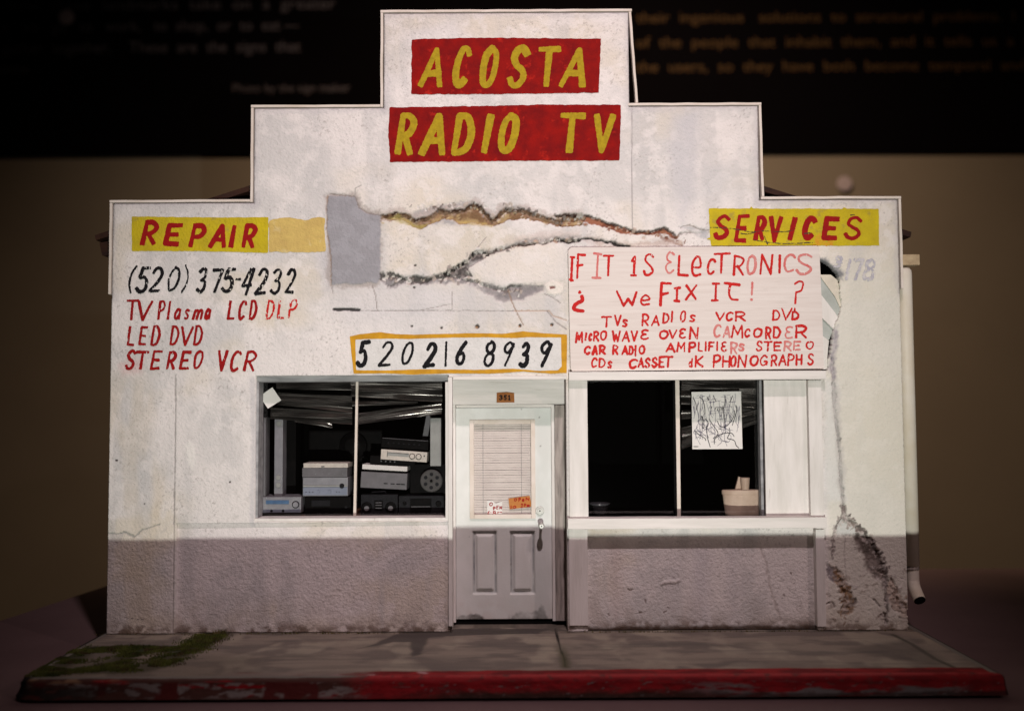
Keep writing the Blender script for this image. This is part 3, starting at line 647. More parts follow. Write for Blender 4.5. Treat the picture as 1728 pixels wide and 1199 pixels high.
area(z4_([(735, 222), (790, 212), (905, 240), (905, 300), (860, 285), (800, 245)]), (.42, .42, .43), .8, 4, 3, .8, 73, .1, (.60, .57, .56))
line(z4_([(735, 222), (790, 210), (840, 232), (905, 240)]), .6, (.18, .15, .12), 1, .9, 1.5, .8, 74)
# grey repair patch
area(z3_([(58, 100), (90, 85), (245, 88), (270, 160), (378, 195), (378, 575), (350, 615), (90, 615), (60, 560), (80, 330)]), (.34, .29, .27), .8, 4, 4, .7, 75, .1)
area(z3_([(82, 100), (235, 102), (248, 165), (300, 200), (374, 206), (372, 560), (352, 592), (300, 585), (225, 600), (180, 592), (98, 600), (92, 440), (72, 300), (70, 160)]), (.335, .325, .35), -1.4, 1.3, 1.6, 1, 76, .15, (.30, .29, .31))
line(z3_([(75, 100), (68, 160), (72, 300), (92, 440), (98, 600)]), .8, (.30, .20, .14), 1.0, 1, 2, .7, 77)
line(z3_([(90, 92), (235, 104), (248, 165), (300, 195), (370, 208)]), .9, (.20, .17, .15), 1.2, 1, 2, .8, 78)
# arrow fracture
area(z3_([(980, 430), (1160, 375), (1320, 360), (1499, 350), (1499, 325), (1330, 330), (1150, 350), (1000, 400), (900, 412)]), (.27, .25, .25), 1.5, 4, 4, .9, 79, .1, (.40, .37, .36))
area(z3_([(1040, 360), (1230, 310), (1499, 296), (1499, 330), (1200, 352)]), (.55, .44, .40), .2, 6, 5, .5, 79, .1)
area(z3_([(735, 538), (800, 498), (865, 462), (905, 408), (975, 430), (940, 462), (870, 500), (850, 530), (885, 552), (830, 560), (770, 556)]), (.07, .06, .058), 6, 1.2, 2.0, 1, 80, .15, (.26, .23, .22), rough=1.6)
line(z3_([(735, 538), (800, 500), (865, 462), (905, 410), (945, 412), (975, 432)]), 2.0, (.010, .009, .009), 5, 1.0, 2.2, 1, 81, .2, 1.1)
line(z3_([(975, 428), (1060, 400), (1160, 376), (1300, 368), (1330, 352), (1420, 352), (1499, 350)]), 1.5, (.09, .06, .05), 4, 1.4, 2.6, 1, 82, .12, 1.2)
line(z4_([(-10, 292), (60, 312), (110, 300), (180, 290), (330, 318), (430, 334)]), 1.6, (.03, .024, .022), 5, 1.6, 2.6, 1, 83, .1, 1.2)
line(z3_([(735, 545), (770, 556), (850, 572), (900, 580), (960, 605), (1010, 616), (1060, 628), (1100, 610), (1160, 602)]), 1.6, (.04, .033, .03), 4, 1.6, 2.8, 1, 84, .12, 1.3)
area(z3_([(375, 545), (560, 560), (740, 548), (840, 565), (960, 600), (1060, 625), (1100, 612), (1290, 600), (1290, 630), (1230, 645), (1150, 685), (1050, 690), (960, 640), (860, 590), (700, 590), (520, 600), (420, 610), (375, 575)]), (.24, .22, .225), 2.0, 4, 5, .95, 85, .08, (.42, .39, .39), rough=.9)
area(z3_([(950, 590), (1060, 628), (1110, 610), (1290, 602), (1280, 632), (1160, 680), (1060, 695), (980, 650)]), (.22, .20, .205), 1, 3, 3, .8, 185, .1, (.30, .27, .27))
line(z3_([(378, 550), (440, 552), (520, 575), (600, 566), (740, 552)]), 3.6, (.07, .062, .058), 3, 3, 5, .95, 86, .1, 1.0)
line(z3_([(420, 610), (470, 590), (540, 585), (620, 575)]), 2.0, (.10, .09, .085), 2, 2.5, 5, .8, 186, .12, 1.0)
line(z3_([(850, 500), (870, 530), (888, 552)]), .9, (.06, .05, .05), 1.4, .8, 1.5, .9, 87)
area(z3_([(860, 470), (960, 450), (1080, 400), (1380, 375), (1420, 400), (1420, 560), (1280, 590), (1080, 600), (960, 575), (890, 540)]), (.77, .72, .70), -1.0, 5, 3, .45, 88, .06)
BC = [(.45, .38, .33), (.60, .55, .51), (.30, .26, .24), (.18, .15, .14), (.66, .62, .59)]
crumble([(378, 560), (520, 575), (740, 560), (840, 560), (960, 600), (1060, 630), (1160, 640)], 80, 3.5, BC, (530, 300), 3.331, 11)
crumble([(740, 530), (865, 460), (905, 415), (980, 430)], 40, 3.0, BC, (530, 300), 3.331, 12)
crumble([(980, 425), (1160, 372), (1330, 352), (1499, 345)], 50, 3.0, BC+[(.50, .36, .28)], (530, 300), 3.331, 13)
crumble([(540, 160), (700, 170), (900, 140), (1000, 225), (1090, 160), (1250, 195), (1380, 230), (1499, 200)], 70, 3.0, BC, (530, 300), 3.331, 14)
crumble([(10, 180), (200, 180), (350, 230), (560, 262), (700, 290), (760, 325)], 50, 3.5, [(.30, .14, .08), (.20, .08, .05), (.55, .44, .38), (.45, .33, .25)], (940, 320), 3.527, 15)
# rosette
area(z3_([(1295, 600), (1320, 580), (1370, 580), (1400, 605), (1395, 640), (1350, 662), (1310, 650)]), (.76, .70, .64), -1.6, 1.5, 2.5, 1, 89, .25, rough=1.0)
area(z3_([(1322, 608), (1355, 608), (1358, 622), (1325, 624)]), (.20, .08, .07), 2.5, 1, 1, 1, 90)
# thin pencil cracks
for i, (p, w, cl) in enumerate([([(250, 745), (760, 746), (1125, 747)], .42, (.25, .22, .21)), ([(1125, 747), (1320, 746), (1345, 775), (1420, 800)], .7, (.42, .27, .19)), ([(325, 605), (345, 660), (355, 740)], .45, (.24, .2, .18)),
      ([(600, 742), (700, 722), (775, 710)], .35, (.3, .26, .25)), ([(775, 640), (778, 740)], .35, (.3, .26, .25)), ([(1088, 622), (1110, 690), (1140, 760), (1178, 828)], .6, (.28, .18, .12)),
      ([(1310, 748), (1360, 810), (1420, 850)], .6, (.22, .19, .18)), ([(1290, 650), (1340, 670), (1385, 705)], .5, (.25, .22, .2)), ([(920, 390), (945, 360), (968, 335)], .4, (.24, .2, .2)),
      ([(100, 615), (105, 650)], .4, (.3, .26, .25)), ([(228, 95), (230, 60), (262, 42)], .5, (.32, .3, .28)), ([(665, 158), (720, 178), (760, 190)], .6, (.12, .07, .05)), ([(1160, 602), (1290, 612)], .5, (.3, .27, .27))]):
    line(z3_(p), w, cl, .8, .7, .8, .9, 100+i, .2, .3)
line(z3_([(112, 738), (180, 738), (250, 743)]), 2.6, (.05, .045, .045), 2.2, .8, .6, 1, 131, .2, .3)
for x_, y_, r_ in ((568, 492, 1.6), (562, 616, 1.6), (549, 833, 1.8), (716, 842, 1.7), (917, 835, 3.4), (1157, 830, 2.5), (1337, 824, 2.4)):
    q = z3_([(x_-.5, y_), (x_+.5, y_)]); line(q, r_, (.06, .045, .04), 2, .7, .3, 1, 140, .2, .1)
    if r_ > 2: line(q+np.array([[-1.2, -1.2]]), r_*.5, (.36, .2, .1), 0, .7, .3, .9, 141)
# right pier
z5 = lambda p: Q(p, (1360, 640), 2.725)
z9 = lambda p: Q(p, (1380, 840), 5.21)
line(Q([(1405, 604), (1407, 640), (1411, 690), (1416, 740), (1419, 790), (1423, 845), (1425, 872)]), 1.5, (.05, .045, .04), 3, 1.2, 3.0, 1, 150, .1, .95)
line(z5([(130, 0), (125, 60), (135, 180), (155, 290), (168, 470), (172, 560), (185, 600)]), .5, (.10, .09, .085), 2, .8, 1.5, .6, 151)
area(z5([(95, 0), (150, 0), (150, 250), (180, 560), (100, 560), (80, 300)]), (.66, .66, .66), 0, 8, 4, .5, 152, .08)
line(Q([(1408, 640), (1411, 690), (1416, 740), (1419, 790), (1423, 845)]), 4, (.50, .47, .44), 0, 5, 4, .6, 252, .05, .9)
area(z9([(215, 60), (250, 65), (255, 150), (210, 170)]), (.42, .36, .33), 2.5, 1.5, 2, .9, 153, .2, (.20, .16, .15), rough=1)
area(z9([(330, 330), (400, 330), (480, 400), (560, 520), (605, 720), (590, 900), (560, 760), (500, 730), (430, 640), (390, 520), (350, 420)]), (.19, .155, .135), 1.6, 5, 7, .95, 254, .07, (.32, .27, .25), rough=2.0)
area(z9([(240, 165), (330, 220), (395, 300), (430, 340), (500, 420), (560, 520), (600, 700), (560, 690), (520, 620), (430, 540), (380, 420), (300, 330), (160, 330), (170, 250), (200, 190)]), (.24, .20, .18), 2.4, 3, 4, 1, 154, .1, (.13, .105, .09), rough=1.6)
area(z9([(190, 200), (250, 180), (370, 270), (400, 325), (160, 325), (165, 250)]), (.66, .66, .63), .4, 5, 3, .8, 155, .1)
line(z9([(250, 165), (330, 230), (410, 310), (480, 390), (520, 480), (570, 590), (600, 700), (610, 780), (605, 1100)]), 1.2, (.09, .075, .065), 3.0, 2.0, 3.5, .85, 156, .12, 1.4)
line(z9([(215, 175), (160, 260), (140, 380), (130, 540)]), 1.3, (.16, .13, .12), 1.6, 1, 1.5, .85, 157, .12, .9)
line(z9([(240, 340), (235, 500), (250, 690)]), .5, (.28, .23, .22), .8, .9, 1.5, .7, 158)
area(z9([(150, 610), (200, 640), (240, 720), (300, 830), (340, 920), (300, 1000), (230, 1060), (190, 1000), (240, 930), (200, 800), (160, 720)]), (.26, .145, .06), 2.4, 3, 5, .95, 159, .1, (.24, .19, .15), rough=2.2)
area(z9([(75, 590), (130, 600), (160, 700), (150, 745), (95, 700)]), (.18, .15, .17), 1.8, 2, 3, .8, 160, .15, (.40, .34, .34), rough=1)
area(z9([(620, 740), (650, 705), (680, 760), (700, 880), (790, 960), (800, 1060), (740, 1030), (650, 970), (615, 860)]), (.56, .44, .36), 2.2, 1.5, 3, .95, 161, .12, (.62, .52, .45), rough=.5)
line(z9([(650, 705), (690, 780), (700, 880), (720, 940), (790, 975)]), .8, (.22, .13, .09), 1.4, 1, 2, .8, 162)
for p in ([(90, 930), (130, 920), (150, 960)], [(500, 890), (520, 930), (550, 960)], [(530, 1050), (580, 1010), (600, 1045)], [(200, 900), (220, 930), (215, 960)], [(330, 880), (340, 920), (300, 960)], [(650, 950), (690, 990), (760, 1020)], [(720, 1045), (790, 1060)]):
    line(z9(p), 1.0, (.14, .11, .10), 2.2, 1.2, 2.5, .8, 170+int(p[0][0]), .15, 1.0)
crumble([(240, 170), (340, 250), (430, 340), (500, 430), (560, 540), (600, 700)], 120, 5.0, [(.20, .165, .15), (.30, .25, .22), (.12, .10, .09), (.44, .38, .35), (.52, .47, .44)], (1380, 840), 5.21, 16, (.6, 2.8))
crumble([(130, 600), (200, 690), (240, 800), (260, 920), (230, 1040)], 80, 5.0, [(.30, .19, .10), (.22, .13, .07), (.40, .33, .28), (.50, .43, .38)], (1380, 840), 5.21, 17, (.6, 2.6))
crumble([(215, 60), (235, 170), (160, 260), (135, 400), (130, 560)], 40, 2.5, [(.30, .26, .24), (.50, .45, .42)], (1380, 840), 5.21, 18)
crumble([(640, 720), (690, 860), (790, 980), (790, 1060)], 40, 4, [(.40, .30, .24), (.60, .51, .44), (.22, .16, .13)], (1380, 840), 5.21, 19)
crumble([(600, 700), (605, 900), (603, 1100)], 30, 2, [(.30, .26, .24), (.46, .41, .39)], (1380, 840), 5.21, 20)
for i in range(46):   # flaked lumps on the pier foot
    x_, y_ = 80+random.random()*700, 600+random.random()*480
    q = z9([(x_, y_), (x_+random.uniform(6, 30), y_+random.uniform(-18, 18))]); line(q, random.uniform(.8, 2.4), random.choice([(.62, .56, .54), (.40, .34, .31), (.30, .24, .20)]), random.uniform(-1.8, 1.2), 1.4, 3, .55, 200+i)
# damage beside the board: ragged grey rim (the hole itself is cut out)
z2b = lambda p: Q(p, (1370, 420), 5.457)
hole = z2b([(-40, 90), (80, 95), (110, 105), (185, 150), (250, 225), (262, 275), (262, 400), (280, 500), (262, 600), (235, 660), (205, 745), (200, 860), (180, 960), (150, 1020), (150, 1110), (110, 1135), (60, 1080), (-40, 1080)])
area(z2b([(60, 60), (130, 85), (220, 140), (295, 205), (285, 285), (200, 260), (100, 150)]), (.20, .20, .21), .8, 4, 4, .95, 180, .1, (.33, .32, .33))
area(z2b([(200, 745), (240, 700), (245, 900), (215, 1000), (225, 1190), (190, 1199), (150, 1110), (185, 960)]), (.30, .27, .30), 1.2, 4, 4, .9, 181, .1, (.50, .46, .46), rough=1.2)
# left pier chips
zL = lambda p: Q(p, (160, 620), 2.55)
line(zL([(58, 712), (90, 715), (130, 710), (170, 725), (200, 700), (280, 672)]), .9, (.26, .26, .24), 1.5, 1.4, 2, .8, 190, .1, .9)
area(zL([(60, 715), (125, 712), (110, 750), (95, 770), (60, 750)]), (.50, .46, .44), 1.0, 3, 2, .6, 191)
area(zL([(400, 310), (425, 330), (432, 400), (420, 440), (395, 400), (392, 330)]), (.80, .76, .72), -.5, 3, 2, .8, 192)
for x_, y_, r_ in ((92, 399, 1.5), (212, 586, 1.0), (580, 492, 1.2)):
    line(zL([(x_-1, y_), (x_+1, y_)]), r_, (.05, .04, .04), 1.2, .6, .2, 1, 193)
for x_, y_ in ((160, 1078), (185, 1080), (205, 1082), (135, 1076)): line(zL([(x_-6, y_), (x_+6, y_+2)]), .5, (.12, .11, .11), .5, .5, 1, .9, 194)
# small marks on the right lower panel
zp = lambda p: Q(p, (940, 860), 3.6)
line(zp([(642, 455), (660, 445), (720, 445), (745, 435)]), 2.0, (.62, .56, .53), -1.6, 1, 1, .6, 195)
for p in ([(435, 485), (450, 495), (465, 488)], [(540, 550), (545, 568)], [(505, 628), (520, 628)], [(676, 598), (690, 606)], [(655, 628), (672, 622)], [(1430, 388), (1434, 396)], [(1388, 518), (1392, 528)], [(316, 640), (322, 648)]):
    line(zp(p), .9, (.12, .08, .06), 1, .7, .5, .9, 196)
line(zp([(1250, 240), (1280, 330), (1300, 460), (1340, 600), (1370, 680)]), 1.0, (.42, .36, .33), .8, 2.0, 3, .6, 197)
for (x_, w_, o_) in ((360, 26, .35), (880, 60, .35), (1080, 40, .25), (720, 30, .15)):
    area(zp([(x_-w_, 220), (x_+w_, 220), (x_+w_*.7, 690), (x_-w_*.7, 690)]), (.50, .38, .34) if x_ == 360 else (.46, .44, .48), 0, 16, 4, o_, 198)
area(zp([(195, 112), (480, 112), (420, 150), (195, 170)]), (.50, .38, .22), 0, 10, 5, .4, 199)
# grime along the foot of the wall
foot = ss(20, 0, GZ-16*(fbm(GX*.02, GZ*.02, 301)-.35)); c = cmix(c, (.14, .09, .06), foot*.9*ss(.33, .62, fbm(GX*.09, GZ*.12, 302, 4))); c = cmix(c, (.42, .36, .32), ss(75, 0, GZ-50*(fbm(GX*.012, GZ*.01, 304)-.4))*.45*ss(.3, .65, fbm(GX*.05, GZ*.03, 305, 4)))
inp2 = (GX > low2[0]) & (GX < low2[1]); c = cmix(c, (.055, .032, .02), inp2*ss(9, 2, GZ-9*(fbm(GX*.02, GZ*0, 303)-.4))*.9)
# gap shade painted as dark lines just inside the trims, with softer grey edging
for (xa, za, xb, zb) in ((xL, z3, xA, z3), (xA, z3, xA, z2), (xA, z2, xB, z2), (xB, z2, xB, z1), (xB, z1, xC, z1), (xC, z1, xC, z2), (xC, z2, xD, z2), (xD, z2, xD, z3), (xD, z3, xR, z3), (xR, z3, xR, z3-160), (xL, z3, xL, z3-160)):
    line(np.array([(xa, za), (xb, zb)]), 1.1, (.22, .20, .21), .6, 1.4, .9, .65, 310, .08, 1.3)
    line(np.array([(xa, za), (xb, zb)]), 6, (.50, .47, .48), 0, 6, 2, .35, 311, .05, .9)
# grey run-off streaks of old rain on right shoulder (stains)
area(Q([(1130, 185), (1180, 185), (1175, 330), (1150, 385), (1130, 300)]), (.52, .51, .54), 0, 16, 6, .5, 312, .04)
area(Q([(1190, 280), (1240, 290), (1230, 325), (1180, 330)]), (.52, .52, .53), 0, 14, 6, .4, 313, .04)
# speckled red spatter by the STEREO lettering
area(Q([(200, 612), (240, 605), (240, 630), (205, 632)]), (.70, .45, .44), 0, 6, 5, .45, 314, .1)
# levels
reg = ((GX > low1[0]) & (GX < low1[1]) & (GZ < low1[3])); h -= reg*(7.0-3.0*(GX-low1[0])/(low1[1]-low1[0]))
c = np.where(reg[..., None], c*np.array((.97, .95, .97)), c)
reg2 = ((GX > low2[0]) & (GX < low2[1]) & (GZ < low2[3])); h -= reg2*10.0
jj = (GZ < 24) & (GX > xR-14)
YY = .8-h
kill = np.zeros((len(gz)-1, len(gx)-1), bool)
mx = (gx[:-1]+gx[1:])/2; mz = (gz[:-1]+gz[1:])/2; MX, MZ = np.meshgrid(mx, mz)
kill |= (MZ > z3) & ((MX < xA) | (MX > xD)); kill |= (MZ > z2) & ((MX < xB) | (MX > xC))
for q in Hs.values(): kill |= (MX > q[0]) & (MX < q[1]) & (MZ > q[2]) & (MZ < q[3])
wx, wz = warp(MX, MZ, 1.6, .15, 182); kill |= inside(wx, wz, list(map(tuple, hole)))
kill |= (MX > xR-3.5*fbm(MX*0, MZ*.12, 321)*ss(70, 0, MZ)-1e-6) & (MZ < 60) & (fbm(MX*.1, MZ*.12, 322) > .45)
idx = np.arange(GX.size).reshape(GX.shape)
Fq = np.stack([idx[:-1, :-1], idx[:-1, 1:], idx[1:, 1:], idx[1:, :-1]], -1)[~kill]
V = np.stack([GX, YY, GZ], -1).reshape(-1, 3); Cc = c.reshape(-1, 3)
E = np.vstack([Fq[:, [0, 1]], Fq[:, [1, 2]], Fq[:, [2, 3]], Fq[:, [3, 0]]]); Es = np.sort(E, 1); key = Es[:, 0].astype(np.int64)*GX.size+Es[:, 1]
u, first, cnt = np.unique(key, return_index=True, return_counts=True); bd = E[first[cnt == 1]]
bv = np.unique(bd); remap = -np.ones(len(V), np.int64); remap[bv] = np.arange(len(bv))+len(V)
V2 = V[bv].copy(); V2[:, 1] = TH+4
side = np.stack([bd[:, 1], bd[:, 0], remap[bd[:, 0]], remap[bd[:, 1]]], -1)
Va = np.vstack([V, V2]); Ca = np.vstack([Cc, Cc[bv]*.9]); Fa = np.vstack([Fq, side])
used = np.unique(Fa); rm = -np.ones(len(Va), np.int64); rm[used] = np.arange(len(used))
wall = link_mesh('facade_wall', Va[used], rm[Fa], M['wall'], shop, colors=Ca[used])
# rear skin, side walls, roof
def slab(pts, y0, y1): return MB().prism(pts, y0, y1)
MB().box(xL+16, xL+24, TH+6, 590, .3, z3-60).build('side_wall', M['plaster'], shop)
MB().box(xR-24, xR-16, TH+6, 590, .3, z3-60).build('side_wall', M['plaster'], shop)
MB().box(xL+24, xR-24, 584, 592, .3, z3-60).build('rear_wall', M['plaster'], shop)
# gable roof behind the facade, following the photo's eaves
eLx, eLz = [float(v) for v in p2w(168, 400, 40)]; tLx, tLz = [float(v) for v in p2w(424, 318, 40)]
sl_ = (tLz-eLz)/(tLx-eLx); ridx = (eLx+float(p2w(1531, 412, 40)[0]))/2; eRx = float(p2w(1531, 415, 40)[0]); ridz = eLz+sl_*(ridx-eLx)
MB().prism([(eLx, eLz), (ridx, ridz), (ridx, ridz-9), (eLx+2, eLz-9)], 20, 610).build('roof', M['roof'], shop)
MB().prism([(eRx, eLz-2), (ridx, ridz), (ridx, ridz-9), (eRx-2, eLz-11)], 20, 610).build('roof', M['roof'], shop)
q = R(174, 412, 192, 434, 40); MB().prism([(q[0], q[3]), (q[1]+10, q[3]+5), (q[1]+10, q[2]), (q[0]+5, q[2]+1)], 24, 600).build('fascia', M['roof'], shop)
# parapet trims
def strip(x0, z0, x1, z1, w=4.2, y0=-.6, y1=12):
    m = MB(); d = Vector((x1-x0, z1-z0)); L = d.length; d /= L; n = Vector((-d.y, d.x))*w/2; k = max(1, int(L/25)); P = []; Qr = []
    for i in range(k+1):
        t = i/k; jx = random.uniform(-.35, .35); P.append((x0+d.x*L*t+n.x+jx*n.x/2, z0+d.y*L*t+n.y+jx*n.y/2)); Qr.append((x0+d.x*L*t-n.x+jx*n.x/2, z0+d.y*L*t-n.y+jx*n.y/2))
    return m.prism(P+Qr[::-1], y0, y1, .5)
g = 3.9
for (a_, b_, c_, d_) in ((xL-g, z3-155, xL-g, z3+g-3), (xL-g-2.4, z3+g, xA-g-2.6, z3+g), (xA-g, z3+g-2.4, xA-g, z2+g-2.6), (xA-g-2.4, z2+g, xB-g-2.6, z2+g), (xB-g, z2+g-2.4, xB-g, z1+g-2.6), (xB-g-2.4, z1+g, xC+g+2.4, z1+g),
                         (xC+g-1, z1+g-2.8, xC+g+9, z2+g+2.8), (xC+g-6, z2+g, xD+g+2.4, z2+g), (xD+g, z2+g-2.7, xD+g+2, z3+g+2.8), (xD+g-1, z3+g, xR+g+2.4, z3+g), (xR+g, z3+g-2.7, xR+g+1, z3-152)):
    strip(a_, b_, c_, d_).build('parapet_trim', M['trim'], shop)
# ---- painted signs
def psign(pts, y, m, name, lab, **k):
    return patch(name, pts, y, m, shop, label=lab, **k)
z1_ = lambda p: Q(p, (600, 0), 3.426)
zz2 = lambda p: Q(p, (160, 300), 3.33)
s1 = psign(z1_([(325, 228), (700, 218), (1420, 224), (1412, 400), (1405, 536), (800, 545), (322, 545)]), .1, M['red'], 'painted_sign', 'red painted sign with yellow ACOSTA lettering', rag=1.3, seed=5)
s2 = psign(z1_([(197, 622), (800, 612), (1100, 604), (1535, 607), (1530, 800), (1525, 928), (900, 930), (600, 934), (200, 937), (190, 780)]), .1, M['red'], 'painted_sign', 'red painted sign with yellow RADIO TV lettering', rag=1.3, seed=6)
s3 = psign(zz2([(207, 217), (600, 222), (975, 222), (975, 422), (600, 412), (208, 412)]), .1, M['yellow'], 'painted_sign', 'yellow painted sign with red REPAIR lettering', rag=.9, seed=7)
s4 = psign(zz2([(978, 240), (1010, 228), (1100, 224), (1180, 238), (1250, 222), (1292, 226), (1290, 300), (1298, 415), (1150, 418), (978, 416)]), .1, M['tan'], 'faded_paint_patch', 'faded tan paint patch right of the REPAIR sign', rag=1.6, seed=8)
z7_ = lambda p: Q(p, (1180, 330), 5.4)
s5 = psign(z7_([(85, 115), (460, 118), (475, 100), (490, 118), (1300, 120), (1320, 104), (1345, 118), (1635, 122), (1640, 455), (1040, 457), (108, 458), (100, 400), (70, 395), (98, 380)]), .1, M['yellow'], 'painted_sign', 'yellow painted sign with red SERVICES lettering', rag=.9, seed=9, cell=1.2)
lettering('lettering', strokes([('A', 358, 505, 268, 515), ('C', 550, 682, 265, 510), ('O', 705, 843, 262, 512), ('S', 868, 1018, 264, 510), ('T', 1048, 1195, 268, 512), ('A', 1168, 1330, 270, 512)], (600, 0), 3.426, 38, .2, jit=.03), -.2, M['mustard'], s1, .9, .8, square=True)
lettering('lettering', strokes([('R', 222, 365, 652, 902), ('A', 365, 518, 656, 904), ('D', 545, 705, 652, 900), ('I', 725, 800, 654, 892), ('O', 812, 957, 650, 890), ('T', 1175, 1338, 650, 892), ('V', 1378, 1508, 652, 890)], (600, 0), 3.426, 37, .17, jit=.03), -.2, M['mustard'], s2, .9, .8, square=True)
lettering('lettering', strokes([('R', 252, 368, 240, 382), ('E', 385, 500, 256, 383), ('P', 522, 635, 258, 396), ('A', 636, 738, 262, 398), ('I', 752, 797, 262, 396), ('R', 820, 922, 258, 399)], (160, 300), 3.33, 25, .22, jit=.04), -.2, M['redletter'], s3, .8, .6, square=True)
lettering('lettering', strokes([('S', 122, 298, 170, 402), ('E', 312, 470, 165, 432, 1.15), ('R', 490, 625, 182, 415), ('V', 632, 770, 180, 432, 1.2), ('I', 802, 895, 190, 420, 1.2), ('C', 928, 1082, 185, 405, 1.2), ('E', 1115, 1288, 190, 408, 1.1), ('S', 1308, 1502, 185, 405)], (1180, 330), 5.4, 38, .15, jit=.04), -.2, M['redletter'], s5, .8, .6, square=True)
M['stain'] = mat('orange_stain', (.60, .28, .02), .7, (.58, .38, .02), .08, **ST)
patch('paint_stain', z7_([(1060, 350), (1110, 340), (1130, 400), (1225, 420), (1220, 450), (1040, 450), (1050, 400)]), 0, M['stain'], s5, rag=2.5, seed=19, wear=.38, cell=1.0)
M['crackc'] = mat('crack_dark', (.07, .05, .03), .9)
def hairs(lst, o, s, w, y, m, parent, name='crack'):
    st = []
    for p in lst:
        p = np.array(p, float); q = Q(smooth(p, 5), o, s); q = q+(RNG.rand(*q.shape)-.5)*.8; n = len(q); st.append((q, w*(.5+RNG.rand(n)*.8)))
    return lettering(name, st, y, m, parent, .55, .25, wear=.36)
hairs([[(95, 290), (300, 300), (470, 330), (600, 322), (760, 330), (850, 318)], [(500, 405), (620, 425), (800, 438), (1030, 428)], [(380, 345), (440, 350), (520, 330)], [(590, 360), (620, 440)], [(1380, 180), (1420, 176)], [(960, 345), (1010, 340)]], (1180, 330), 5.4, .8, -.35, M['crackc'], s5)
# phone numbers and painted words straight on the wall
def wtext(t, o, s, w, sl, m, lab, wear=0.0, cell=.8, rag=.55, y=.0, jit=.05, parent=None):
    return lettering('painted_lettering', strokes(t, o, s, w, sl, jit=jit), y, m, parent or shop, cell, rag, wear, lab, square=True)
wtext([('(', 180, 240, 487, 655, .6), ('5', 222, 320, 498, 648), ('2', 300, 395, 500, 645), ('0', 400, 490, 498, 640, .8), (')', 480, 535, 487, 650, .6), ('3', 565, 640, 502, 648), ('7', 640, 730, 505, 650), ('5', 705, 798, 502, 645), ('-', 785, 825, 560, 578, .8), ('4', 812, 905, 503, 662),
       ('2', 896, 985, 508, 658), ('3', 978, 1060, 505, 658), ('2', 1063, 1140, 505, 652)], (160, 300), 3.33, 18, .32, M['black'], 'black painted phone number under REPAIR', .30)
wtext([('T', 178, 252, 683, 800), ('V', 240, 330, 688, 802), ('P', 348, 402, 688, 800), ('l', 408, 425, 690, 798), ('a', 438, 492, 732, 798), ('s', 497, 538, 735, 798), ('m', 545, 615, 735, 800), ('a', 612, 658, 732, 798), ('L', 742, 802, 688, 796), ('C', 800, 860, 688, 798), ('D', 862, 920, 685, 798)], (160, 300), 3.33, 14, .27, M['redletter'], 'red painted words TV Plasma LCD', .22)
wtext([('D', 955, 1018, 682, 796), ('L', 1022, 1078, 684, 792), ('P', 1082, 1146, 680, 790)], (160, 300), 3.33, 12, .27, M['redboard'], 'red painted word DLP', .36)
wtext([('L', 178, 237, 830, 944), ('E', 243, 304, 832, 942), ('D', 308, 378, 828, 944), ('D', 415, 482, 828, 942), ('V', 484, 560, 832, 942), ('D', 548, 616, 826, 944)], (160, 300), 3.33, 14, .27, M['redletter'], 'red painted words LED DVD', .22)
wtext([('S', 165, 238, 966, 1078), ('T', 228, 310, 972, 1078), ('E', 308, 385, 966, 1078), ('R', 398, 466, 972, 1078), ('E', 472, 548, 970, 1078), ('O', 546, 618, 966, 1076), ('V', 690, 752, 966, 1088), ('C', 752, 832, 968, 1090), ('R', 830, 920, 970, 1088)], (160, 300), 3.33, 15.5, .27, M['redletter'], 'red painted words STEREO VCR', .22)
g1 = lettering('painted_lettering', strokes([('3', 1215, 1320, 545, 665), ('1', 1325, 1390, 570, 770), ('7', 1380, 1505, 572, 775), ('8', 1480, 1625, 570, 780)], (1180, 330), 5.4, 30, .25), .0, M['ghost'], shop, 1.0, 1.2, .36, 'ghost of an old grey number on the right pier')
# white phone sign with gold border
M['pwhite'] = mat('white_sign_paint', (.70, .68, .66), .7, (.62, .60, .58), .05, dirt=(.42, .40, .39), dscale=.3, dlo=.62, dhi=.74, **ST)
outer = [(200, 890), (260, 878), (370, 867), (460, 878), (560, 881), (750, 876), (900, 872), (1060, 876), (1170, 862), (1300, 874), (1422, 880), (1420, 1096), (1330, 1100), (1180, 1088), (1000, 1100), (760, 1098), (560, 1105), (400, 1098), (222, 1100)]
inner = [(232, 908), (400, 903), (540, 905), (750, 898), (950, 896), (1130, 900), (1200, 895), (1388, 897), (1392, 1060), (1370, 1080), (1270, 1084), (1120, 1072), (900, 1078), (600, 1075), (400, 1082), (236, 1080)]
s6 = psign(z3_(outer), .2, M['pwhite'], 'painted_sign', 'white painted sign with gold border and black phone number', rag=.8, seed=12)
po, pi_ = z3_(outer), z3_(inner)
film('border', lambda X, Z: np.minimum(sdf(X, Z, po), -sdf(X, Z, pi_))+.8*(fbm(X*.12, Z*.12, 15)-.5), (po[:, 0].min()-4, po[:, 1].min()-4, po[:, 0].max()+4, po[:, 1].max()+4), 1.2, -.05, M['gold'], s6)
lettering('lettering', strokes([('5', 232, 318, 912, 1068, 1.15), ('2', 358, 455, 915, 1060, .85), ('0', 483, 570, 915, 1052, .75), ('2', 612, 700, 922, 1068, 1.1), ('1', 732, 750, 918, 1062, .7), ('6', 788, 868, 915, 1056), ('8', 947, 1028, 915, 1062, .85), ('9', 1050, 1132, 915, 1062, .8), ('3', 1148, 1220, 918, 1070, 1.2), ('9', 1252, 1345, 912, 1066, 1.1)], (530, 300), 3.331, 19, .25), -.25, M['black'], s6, .7, .6)
